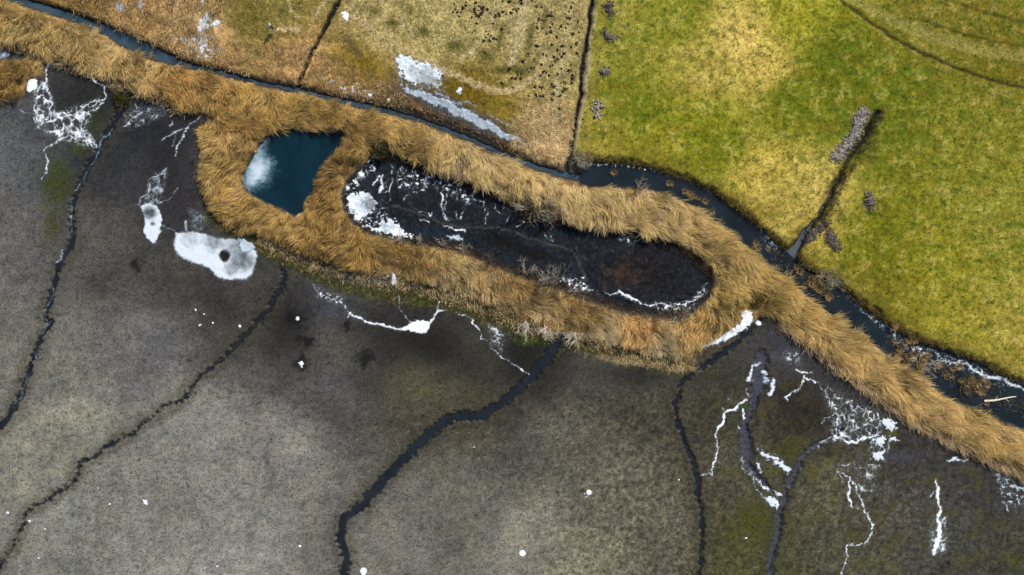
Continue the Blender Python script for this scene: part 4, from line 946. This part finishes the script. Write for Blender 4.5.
ice('shore_ice', 'white ice fringe along the meadow shore of the channel at right', [(L((843, 293), (860, 308)), [.6, 1.6]), (L((862, 311), (880, 322), (890, 328)), 1.4), (L((935, 352), (968, 363), (996, 378), (1012, 385), (1030, 394)), [1, 3, 4.5, 4, 2])], speck=[(840, 292), (862, 308), (884, 324), (904, 338), (940, 352), (972, 362), (1010, 382), (1004, 388), (966, 372), (930, 362), (900, 346)], seed=44, flat=WATER_Z, mat=M_ICE)
ice('shore_ice', 'thin bluish ice fringe on the drain mouth shore', [(L((762, 232), (768, 236)), 1.5), (L((772, 240), (780, 247)), 1.2)], speck=[(755, 224), (775, 238), (782, 250), (770, 250)], seed=45, flat=WATER_Z, mat=M_ICE)
for x, y, r_, lb in [(301.5, 363.5, 2.6, 'white ice curl on dark mud below the bright ice band\'s left end'), (297.5, 318.5, 2.2, 'small white ice spot on a black stain right of the reed bank creek'),
                     (589, 492.5, 3.0, 'round white ice disc with a thin splinter on the mottled mud'), (522.5, 553, 3.7, 'round white ice disc alone near the bottom edge'), (363.5, 571, 3.8, 'white ice lump right of the central creek at the bottom edge'),
                     (145.5, 502, 2.4, 'oblong white ice flake on the pale mud at lower left')]:
    ex = {301.5: [(299, 363, 1.0), (301.8, 366.5, 1.4)], 589: [(584.5, 493.5, 1.0), (586.2, 497, 1.0)], 363.5: [(363.5, 575, 2.6)], 145.5: [(147, 504, 1.4), (143.5, 500.5, 1.2)]}.get(x, [])
    ice('ice_disc', lb, dots=[(x, y, r_)] + ex, seed=int(x), rag=.3, full=1.0, step=.4)
CR = [(195.5, 310, 'uppermost of the tiny ice crumbs below the large ice sheet'), (204.5, 314, 'tiny ice crumb second from top below the large ice sheet'), (213, 323, 'rightmost tiny ice crumb below the large ice sheet'), (200, 325, 'lowest tiny ice crumb below the large ice sheet'),
      (98, 488, 'tiny ice crumb upper left of the oblong flake on pale mud'), (110, 504, 'tiny ice crumb close left of the oblong flake on pale mud'), (39, 558, 'tiny ice crumb near the lower left corner right of the creek'), (45, 529, 'tiny ice crumb in the lower left between creek bend and corner'),
      (30, 521, 'tiny ice crumb just right of the thin creek at lower left'), (217.5, 566, 'right of two tiny ice crumbs by the bottom edge left of centre'), (205, 568, 'left of two tiny ice crumbs by the bottom edge left of centre'), (679, 480, 'tiny ice crumb immediately left of the eastern creek'),
      (746, 538, 'tiny ice crumb on mossy mud between the two right creeks'), (300, 546, 'tiny ice crumb on mud left of the central creek near the bottom'), (8, 513, 'tiny ice crumb at the left edge above the thin creek end'), (474, 447, 'tiny ice crumb on mud right of the central creek bend'),
      (240, 326, 'tiny ice crumb beside the upper part of the thin creek')]
for x, y, lb in CR:
    ice('ice_crumb', lb, dots=[(x, y, rng.uniform(0.8, 1.5))], seed=int(x * 3), rag=.5, full=.6, step=.35, group='loose ice crumbs on the mud')


# ------------------------------------------------------------------ shrubs
M_BARK_G = plain_mat('grey_twig', (158, 148, 130), 0.9, 9)
M_BARK_P = plain_mat('pale_twig', (205, 196, 176), 0.9, 9)
M_BARK_D = plain_mat('dark_twig', (92, 80, 62), 0.9, 9)


def tube(path, r0, r1, vs, qs, sides=3):
    n = len(path); b = len(vs)
    for i, p in enumerate(path):
        d = np.array(path[min(i + 1, n - 1)]) - np.array(path[max(i - 1, 0)])
        d = d / (np.linalg.norm(d) + 1e-9)
        u = np.cross(d, (0, 0, 1) if abs(d[2]) < 0.9 else (1, 0, 0)); u /= np.linalg.norm(u); w = np.cross(d, u)
        r = r0 + (r1 - r0) * i / (n - 1)
        for k in range(sides):
            a = 2 * math.pi * k / sides
            vs.append(tuple(np.array(p) + r * (math.cos(a) * u + math.sin(a) * w)))
    for i in range(n - 1):
        for k in range(sides):
            k2 = (k + 1) % sides
            qs.append((b + i * sides + k, b + i * sides + k2, b + (i + 1) * sides + k2, b + (i + 1) * sides + k))


def branch_mesh(name, rd, ang, length, tilt, mat, r0, depth=3):
    vs, qs = [], []

    def rec(p, d, l, r, dep):
        path = [p]; k = 3
        for _ in range(k):
            d = d + np.array([rd.gauss(0, .16), rd.gauss(0, .16), rd.gauss(0, .08)]); d /= np.linalg.norm(d)
            path.append(path[-1] + d * l / k)
        tube(path, r, r * 0.55, vs, qs)
        if dep > 0:
            for _ in range(rd.choice((2, 3, 3, 4))):
                t = rd.randint(1, k)
                dd = d + np.array([rd.gauss(0, .6), rd.gauss(0, .6), rd.gauss(0.05, .3)]); dd /= np.linalg.norm(dd)
                rec(path[t], dd, l * rd.uniform(.45, .72), r * 0.6, dep - 1)
    d = np.array([math.cos(ang) * math.sin(tilt), math.sin(ang) * math.sin(tilt), math.cos(tilt)])
    rec(np.zeros(3), d, length, r0, depth)
    return mesh_np(name, np.array(vs), np.array(qs), mat)


def shrub(label, x, y, size, mat, n=6, seed=0, heading=None, spread=2.6, cat='shrub', name='bare_shrub', r0=0.035, leaf=None, nleaf=0):
    rd = random.Random(seed)
    wx_, wy_ = to_w(x, y)
    root = add(name, None, label=label, cat=cat, loc=(float(wx_), float(wy_), float(max(ground(x, y), WATER_Z)) - 0.03))
    for k in range(n):
        a = rd.uniform(0, 2 * math.pi) if heading is None else heading + rd.uniform(-spread / 2, spread / 2)
        add('branch', branch_mesh('branch', rd, a, size * rd.uniform(.5, .75), math.radians(rd.uniform(25, 68)), mat, r0), root, loc=(rd.uniform(-.15, .15), rd.uniform(-.15, .15), 0))
    if nleaf:
        r = np.random.default_rng(seed)
        q = r.normal(0, 1, (nleaf, 3)); q /= np.linalg.norm(q, axis=1)[:, None]
        q *= (r.random(nleaf) ** .4)[:, None] * np.array([size, size, size * .55]) * .7
        q *= (1 + 0.5 * fbm(q[:, 0] * 9, q[:, 1] * 9, 5, 2))[:, None]
        q[:, 2] = np.abs(q[:, 2]) + .08
        v = (1 + r.normal(0, .3, nleaf))[:, None]
        c = np.clip(lin(leaf) * v, .005, .7)
        me = stalks('foliage', q[:, 0], q[:, 1], q[:, 2], r.random(nleaf) * 6.28, r.uniform(.1, .3, nleaf), r.uniform(.04, .1, nleaf), np.full(nleaf, .9), np.full(nleaf, 1.5), c, c, seg=2)
        add('foliage', me, root, kind='stuff')
    return root


shrub('large grey bare shrub on the upper rim where the long pond narrows', 531, 208, 3.0, M_BARK_G, 9, 1, leaf=(70, 62, 40), nleaf=700)
shrub('grey bare shrub right of the large one on the long pond\'s upper rim', 550, 211, 2.2, M_BARK_G, 8, 2, leaf=(74, 68, 48), nleaf=500)
shrub('spreading bare shrub with pale branches on the lower rim of long pond', 548, 284, 3.0, M_BARK_G, 9, 3, heading=math.pi / 2, spread=2.8)
shrub('smaller bare shrub left of the pale spreading one by the long pond', 526, 274, 2.0, M_BARK_G, 7, 4, heading=math.pi / 2 + .2, spread=2.6)
shrub('low twiggy shrub on the lower rim nearer the long pond\'s middle', 489, 261, 1.7, M_BARK_D, 7, 5)
shrub('short bare twigs under the long pond\'s narrow waist', 577, 296, 1.5, M_BARK_G, 6, 6, heading=math.pi / 2, spread=2.4)
shrub('white bleached branches fanning over green moss by the central creek head', 527, 322, 2.4, M_BARK_P, 8, 7, heading=-1.7, spread=1.4)
shrub('pale bleached twigs immediately left of the central creek head', 546, 326, 1.9, M_BARK_P, 8, 8, heading=-1.6, spread=1.8)
shrub('pale bleached twigs right of the central creek head', 575, 332, 1.9, M_BARK_P, 8, 9, heading=-1.4, spread=2.0)
shrub('small grey shrub leaning from the reeds over the channel\'s start', 638, 190, 1.6, M_BARK_G, 6, 10, heading=1.4, spread=2)
shrub('grey bush at the corner where ditch and channel meet', 583, 160, 1.6, M_BARK_G, 8, 11, leaf=(128, 118, 84), nleaf=400)
shrub('pale grey bush on the meadow bank beside the drain mouth', 826, 278, 2.0, M_BARK_G, 9, 12, leaf=(140, 130, 96), nleaf=300)
shrub('olive leafy bush among reeds above the long snow strip', 755, 296, 2.0, M_BARK_D, 8, 13, leaf=(96, 82, 34), nleaf=1500, name='leafy_bush', cat='bush')
shrub('grey tangled shrub on the lower right rim of long pond', 680, 316, 1.6, M_BARK_G, 9, 14, leaf=(96, 86, 70), nleaf=300)
shrub('dark green bush at the left tip of the long pond', 379, 150, 1.9, M_BARK_D, 8, 15, leaf=(58, 56, 22), nleaf=1600, name='leafy_bush', cat='bush')
shrub('dark green bush at the top left creek mouth under the reeds', 122, 98, 1.6, M_BARK_D, 7, 16, leaf=(60, 62, 20), nleaf=900, name='leafy_bush', cat='bush')
shrub('pale bare shrub standing in the dark channel beside the meadow', 918, 366, 1.8, M_BARK_P, 7, 17, heading=1.0, spread=2.6)
shrub('brown bare shrub in the channel beside the diagonal reed strip', 962, 388, 1.9, M_BARK_D, 8, 18)
for k, (x, y) in enumerate([(420, 242), (402, 240), (441, 246), (463, 251)]):
    shrub(['bare grey twig tuft on the lower rim below the thick pond ice', 'leftmost bare twig tuft on the long pond\'s lower rim', 'bare twig tuft below the bluish ice lens', 'bare twig tuft right of the bluish ice lens'][k], x, y, 1.2, M_BARK_G, 6, 30 + k, heading=1.5, spread=2)

# ------------------------------------------------------------------ reed tussocks in the channel
def tussock_mesh(seed):
    r = np.random.default_rng(seed); n = 90
    a = r.random(n) * 6.283; rr = .22 * np.sqrt(r.random(n))
    v = (1 + r.normal(0, .25, n))[:, None]
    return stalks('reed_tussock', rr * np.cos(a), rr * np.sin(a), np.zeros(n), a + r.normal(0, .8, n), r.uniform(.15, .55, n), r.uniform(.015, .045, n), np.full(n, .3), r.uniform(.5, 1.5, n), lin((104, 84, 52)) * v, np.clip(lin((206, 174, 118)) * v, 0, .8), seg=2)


TM = [tussock_mesh(s) for s in range(6)]
tr = random.Random(5)
TUS = [(614, 172), (669, 183), (672, 184), (685, 191), (692, 196), (705, 201), (712, 211), (698, 198), (758, 247), (768, 249), (756, 243), (690, 193)]
TUS2 = [(tr.uniform(796, 830), 0) for _ in range(16)] + [(tr.uniform(893, 990), 0) for _ in range(46)]
ORD = ['first', 'second', 'third', 'fourth', 'fifth', 'sixth', 'seventh', 'eighth', 'ninth', 'tenth', 'eleventh', 'twelfth']
for k, (x, y) in enumerate(sorted(TUS)):
    wx_, wy_ = to_w(x, y)
    o = add('reed_tussock', TM[k % 6], label=ORD[k] + ' small golden reed tuft in the channel, counted from the ditch corner', cat='reed tuft', group='reed tufts in the upper channel', loc=(float(wx_), float(wy_), WATER_Z - .05))
    o.rotation_euler.z = tr.uniform(0, 6.28); s_ = tr.uniform(.7, 1.2); o.scale = (s_, s_, s_)
cu = [(788, 266), (801, 279), (831, 295), (861, 316), (901, 350), (935, 366), (968, 382), (1001, 396)]
for k, (x, _) in enumerate(TUS2):
    yb = np.interp(x, [p[0] for p in cu], [p[1] for p in cu]) + tr.gauss(0, 9 if x > 850 else 5)
    wx_, wy_ = to_w(x, yb)
    far = x > 850
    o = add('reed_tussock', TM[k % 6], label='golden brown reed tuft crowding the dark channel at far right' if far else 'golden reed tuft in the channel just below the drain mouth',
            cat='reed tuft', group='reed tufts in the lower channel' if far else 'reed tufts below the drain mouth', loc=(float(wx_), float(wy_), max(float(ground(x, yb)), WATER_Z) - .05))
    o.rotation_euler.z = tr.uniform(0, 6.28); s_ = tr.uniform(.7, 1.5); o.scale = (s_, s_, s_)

# dead branch lying in the channel
def stick(name, label, p0, p1, r0, r1, mat, z0, z1, seed, cat='branch', fork=True):
    a = to_w(*p0); b = to_w(*p1)
    vs, qs = [], []; rd = random.Random(seed)
    root = add(name, None, label=label, cat=cat, loc=(float(a[0]), float(a[1]), z0))
    d = np.array([float(b[0] - a[0]), float(b[1] - a[1]), z1 - z0])
    path = [d * t + np.array([0, rd.gauss(0, .05), rd.gauss(0, .03)]) for t in np.linspace(0, 1, 7)]
    tube(path, r0, r1, vs, qs, 6)
    add('stem', mesh_np('stem', np.array(vs), np.array(qs), mat, smooth=True), root)
    if fork:
        for t, s in ((2, 1), (4, -1)):
            vs, qs = [], []
            n = np.array([-d[1], d[0], 0.6]) * s * .14
            tube([path[t], path[t] + n * .6 + d * .05, path[t] + n + d * .12], r1 * .8, r1 * .3, vs, qs, 4)
            add('twig', mesh_np('twig', np.array(vs), np.array(qs), mat), root)
    return root


stick('dead_branch', 'pale dead branch sticking out over the dark channel at right edge', (985, 402), (1013, 396), .16, .06, M_BARK_P, -.2, .5, 1)
stick('wooden_stake', 'short pale stake standing at the waist of the long pond', (576, 249), (576.4, 247), .08, .06, M_BARK_P, -.45, .55, 2, 'stake', False)

# ------------------------------------------------------------------ spoil heaps, molehills
M_STONE = plain_mat('grey_spoil', (150, 142, 134), .9, 5, .4, 1.3)
M_CLOD = plain_mat('dark_clod', (84, 74, 66), .9, 5, .5, 1.4)
M_CLODG = plain_mat('grey_clod', (128, 118, 108), .9, 5, .5, 1.4)
M_MOLE = plain_mat('molehill_soil', (40, 34, 28), .95, 12, .6, 1.4)


def lump(cx, cy, cz, r, rd, vs, qs, sq=.8):
    b = len(vs); ring = 6
    vs.append((cx, cy, cz + r * sq))
    for lev, (z, rr) in enumerate(((.45, .8), (-.35, .95))):
        for k in range(ring):
            a = 2 * math.pi * k / ring + lev * .4; j = rd.uniform(.75, 1.2)
            vs.append((cx + r * rr * j * math.cos(a), cy + r * rr * j * math.sin(a), cz + r * sq * z * rd.uniform(.7, 1.2)))
    for k in range(ring):
        k2 = (k + 1) % ring
        qs.append((b, b + 1 + k, b + 1 + k2)); 
        qs.append((b + 1 + k, b + 1 + ring + k, b + 1 + ring + k2)); qs.append((b + 1 + k, b + 1 + ring + k2, b + 1 + k2))


def heap(name, label, path, width, height, n, mats, seed, size=(.04, .12), cat='heap'):
    rd = random.Random(seed); r = np.random.default_rng(seed)
    c = np.mean(path, axis=0); wx_, wy_ = to_w(c[0], c[1]); gz = float(ground(c[0], c[1]))
    root = add(name, None, label=label, cat=cat, loc=(float(wx_), float(wy_), gz))
    # mound
    p = np.array(path); pad = width
    xs = np.arange(p[:, 0].min() - pad, p[:, 0].max() + pad, .8); ys = np.arange(p[:, 1].min() - pad, p[:, 1].max() + pad, .8)
    X, Y = np.meshgrid(xs, ys)
    f = line_f(path, X, Y, width * .8) + 5.5 * fbm(X, Y, 5, 3, off=seed)
    h = .6 * height * np.sqrt(np.clip(f / (width / 2), 0, 1)) * (1 + .6 * fbm(X, Y, 3, 3, off=seed + 3)) - .02
    a, b = to_w(X, Y)
    v = np.stack([a - wx_, b - wy_, ground(X, Y) - gz + h], -1).reshape(-1, 3)
    vid = np.arange(X.size).reshape(X.shape)
    q = np.stack([vid[1:, :-1], vid[1:, 1:], vid[:-1, 1:], vid[:-1, :-1]], -1)[np.maximum.reduce([f[1:, :-1], f[1:, 1:], f[:-1, 1:], f[:-1, :-1]]) > 0]
    u, inv = np.unique(q, return_inverse=True)
    add('mound', mesh_np('mound', v[u], inv.reshape(-1, 4), mats[0]), root)
    for mi, m in enumerate(mats):
        vs, qs = [], []
        for _ in range(2 * n // len(mats)):
            i = rd.randrange(len(u)); x, y, z = v[u[i]]
            jx = rd.gauss(0, .16); jy = rd.gauss(0, .16)
            lump(x + jx, y + jy, z + .02 - .5 * math.hypot(jx, jy) * min(1, z * 2), rd.uniform(*size), rd, vs, qs)
        add('clods', mesh_np('clods', np.array(vs), np.array(qs), m, loops=3), root, kind='stuff')
    return root


heap('spoil_heap', 'long pale grey heap of stones beside the meadow drain', [(860, 114), (857, 125), (852, 136), (846, 145), (838, 154), (834, 158)], 11, .6, 420, [M_CLODG, M_STONE, M_STONE], 1)
heap('spoil_heap', 'dark earth heap beside the field ditch at the top edge', [(609, 5), (608, 8), (609, 12)], 7, .45, 60, [M_CLOD], 2)
heap('spoil_heap', 'dark and pale earth heap, second from top beside the ditch', [(605, 36), (608, 38), (612, 40)], 6, .45, 60, [M_CLOD, M_CLODG], 3)
heap('spoil_heap', 'grey earth heap, third from top beside the field ditch', [(606, 72), (604, 76)], 6, .45, 60, [M_CLODG, M_CLOD], 4)
heap('spoil_heap', 'small pale earth heap, lowest beside the field ditch', [(598, 106), (596, 114)], 5, .35, 40, [M_CLODG, M_STONE], 5, (.06, .18))
heap('spoil_heap', 'small round dark grey heap alone right of the drain', [(868, 198), (868, 206)], 9, .5, 90, [M_CLOD, M_CLODG], 6)
heap('spoil_heap', 'wet blackish heap beside the lower drain', [(828, 236), (833, 246)], 12, .4, 90, [M_CLOD, M_CLOD], 7)
heap('spoil_heap', 'dark lumpy earth along the bend of the lower drain', [(806, 240), (815, 232), (824, 224)], 6, .35, 70, [M_CLOD], 8)

mm = []
for s in range(4):
    vs, qs = [], []; rd = random.Random(s)
    lump(0, 0, .03, .17, rd, vs, qs, .7)
    for _ in range(5): lump(rd.uniform(-.16, .16), rd.uniform(-.16, .16), .02, rd.uniform(.05, .1), rd, vs, qs, .8)
    mm.append(mesh_np('molehill', np.array(vs), np.array(qs), M_MOLE, loops=3))
mr = random.Random(3); cnt = 0
CL = [(497, 12, 12, 14), (490, 35, 10, 10), (545, 20, 16, 18), (555, 36, 12, 14), (550, 56, 14, 8), (535, 72, 16, 6), (572, 30, 8, 30), (515, 82, 20, 6), (478, 10, 8, 10), (560, 80, 14, 14), (548, 95, 16, 12), (518, 14, 18, 12), (462, 8, 8, 8)]
while cnt < 190:
    c = mr.choice(CL); x = mr.gauss(c[0], c[2] * .8); y = mr.gauss(c[1], c[3] * .8)
    if y < -8 or x > 583 - y * .1 or x < 450: continue
    wx_, wy_ = to_w(x, y); s_ = mr.uniform(.55, 1.25)
    o = add('molehill', mm[cnt % 4], label=('large' if s_ > .95 else 'small') + ' dark molehill ' + ('near the field ditch' if x > 552 else 'right of the pale upright swath' if x > 520 else 'left of the pale upright swath') + (', close to the top edge' if y < 24 else ', midway down the marsh field' if y < 58 else ', by the curved pale band'), cat='molehill', group='molehills on the marsh field', loc=(float(wx_), float(wy_), float(ground(x, y)) - .02))
    o.rotation_euler.z = mr.uniform(0, 6.28); o.scale = (s_, s_, s_ * mr.uniform(.7, 1.2)); cnt += 1

# ------------------------------------------------------------------ the person on the marsh field
def person():
    x, y = 275.0, 30.6
    wx_, wy_ = to_w(x, y)
    root = add('person', None, label='person in dark clothes and pale blue cap standing on the marsh field', cat='person', loc=(float(wx_), float(wy_), float(ground(x, y)) - .01))
    root.rotation_euler.z = math.radians(150)
    m, nt, b = new_mat('person_body')
    tc = nt.nodes.new('ShaderNodeTexCoord'); sp = nt.nodes.new('ShaderNodeSeparateXYZ'); nt.links.new(tc.outputs['Object'], sp.inputs[0])
    ax = nt.nodes.new('ShaderNodeMath'); ax.operation = 'ABSOLUTE'; nt.links.new(sp.outputs['X'], ax.inputs[0])
    cr = nt.nodes.new('ShaderNodeValToRGB'); cr.color_ramp.interpolation = 'CONSTANT'
    mp = nt.nodes.new('ShaderNodeMapRange'); mp.inputs[2].default_value = 2.0; nt.links.new(sp.outputs['Z'], mp.inputs[0])
    e = cr.color_ramp.elements
    e[0].position = 0; e[0].color = (.02, .018, .016, 1)
    e[1].position = .06; e[1].color = (.03, .035, .05, 1)
    for p, c in ((.44, (.035, .04, .06, 1)), (.735, (.55, .33, .24, 1))):
        k = e.new(p); k.color = c
    nt.links.new(mp.outputs[0], cr.inputs[0])
    hand = nt.nodes.new('ShaderNodeMath'); hand.operation = 'GREATER_THAN'; hand.inputs[1].default_value = .292; nt.links.new(ax.outputs[0], hand.inputs[0])
    mx = nt.nodes.new('ShaderNodeMix'); mx.data_type = 'RGBA'; mx.inputs[7].default_value = (.55, .33, .24, 1)
    nt.links.new(hand.outputs[0], mx.inputs[0]); nt.links.new(cr.outputs[0], mx.inputs[6]); nt.links.new(mx.outputs[2], b.inputs['Base Color'])
    b.inputs['Roughness'].default_value = .8
    vs, es, rs = [], [], []

    def chain(start, pts):
        prev = start
        for p, r in pts:
            vs.append(p); rs.append(r)
            if prev is not None: es.append((prev, len(vs) - 1))
            prev = len(vs) - 1
        return prev
    pel = chain(None, [((0, 0, .95), .15)])
    ch = chain(pel, [((0, 0, 1.12), .14), ((0, -.01, 1.3), .16), ((0, 0, 1.42), .12)])
    nk = chain(ch, [((0, .01, 1.5), .06), ((0, .02, 1.58), .085), ((0, .02, 1.67), .1), ((0, .01, 1.74), .07)])
    chain(nk - 1, [((0, .12, 1.63), .018)])
    for s in (-1, 1):
        chain(pel, [((s * .1, 0, .86), .1), ((s * .11, .02 * s, .5), .065), ((s * .12, .05 * s - .02, .1), .05), ((s * .12, .05 * s + .04, .05), .045), ((s * .13, .05 * s + .17, .04), .035)])
        w = chain(ch, [((s * .19, 0, 1.4), .075), ((s * .25, -.02, 1.12), .052), ((s * .28, .06, .9), .038), ((s * .3, .09, .82), .035)])
        for k in range(4):
            chain(w, [((s * .305, .07 + .02 * k, .77), .01), ((s * .3, .075 + .021 * k, .745 - .006 * (1.5 - abs(k - 1.5))), .009), ((s * .29, .078 + .02 * k, .715), .008)])
        chain(w, [((s * .295, .125, .81), .012), ((s * .285, .145, .785), .01)])
    me = bpy.data.meshes.new('body'); me.from_pydata(vs, es, [])
    me.materials.append(m)
    o = add('body', me, root)
    md = o.modifiers.new('skin', 'SKIN'); md.use_smooth_shade = True
    for v, r in zip(me.skin_vertices[0].data if len(me.skin_vertices) else [], rs): v.radius = (r, r)
    if not len(me.skin_vertices):
        bpy.context.view_layer.objects.active = o
        bpy.ops.mesh.customdata_skin_add()
        for v, r in zip(me.skin_vertices[0].data, rs): v.radius = (r, r)
    me.skin_vertices[0].data[0].use_root = True
    sb = o.modifiers.new('sub', 'SUBSURF'); sb.levels = 1; sb.render_levels = 2
    # cap with a brim
    cv, cq = [], []
    for z, r in ((1.66, .118), (1.7, .12), (1.76, .1), (1.8, .05), (1.81, .004)):
        for k in range(12):
            a = 2 * math.pi * k / 12; cv.append((r * math.cos(a), .015 + r * 1.12 * math.sin(a), z))
    for j in range(4):
        for k in range(12): cq.append((j * 12 + k, j * 12 + (k + 1) % 12, (j + 1) * 12 + (k + 1) % 12, (j + 1) * 12 + k))
    M_CAP = plain_mat('cap_cloth', (176, 196, 226), .8, 20, .95, 1.05, .1)
    cap = add('cap', mesh_np('cap', np.array(cv), np.array(cq), M_CAP, smooth=True), root)
    bv, bq = [], []
    for k in range(7):
        a = math.pi * (.15 + .7 * k / 6)
        for z in (1.672, 1.66):
            bv += [(.118 * math.cos(a), .015 + .13 * math.sin(a), z), (.14 * math.cos(a), .015 + .24 * math.sin(a), z - .012)]
    for k in range(6):
        i = k * 4; j = i + 4
        bq += [(i, i + 1, j + 1, j), (i + 2, j + 2, j + 3, i + 3), (i + 1, i + 3, j + 3, j + 1)]
    add('brim', mesh_np('brim', np.array(bv), np.array(bq), M_CAP), cap)


person()
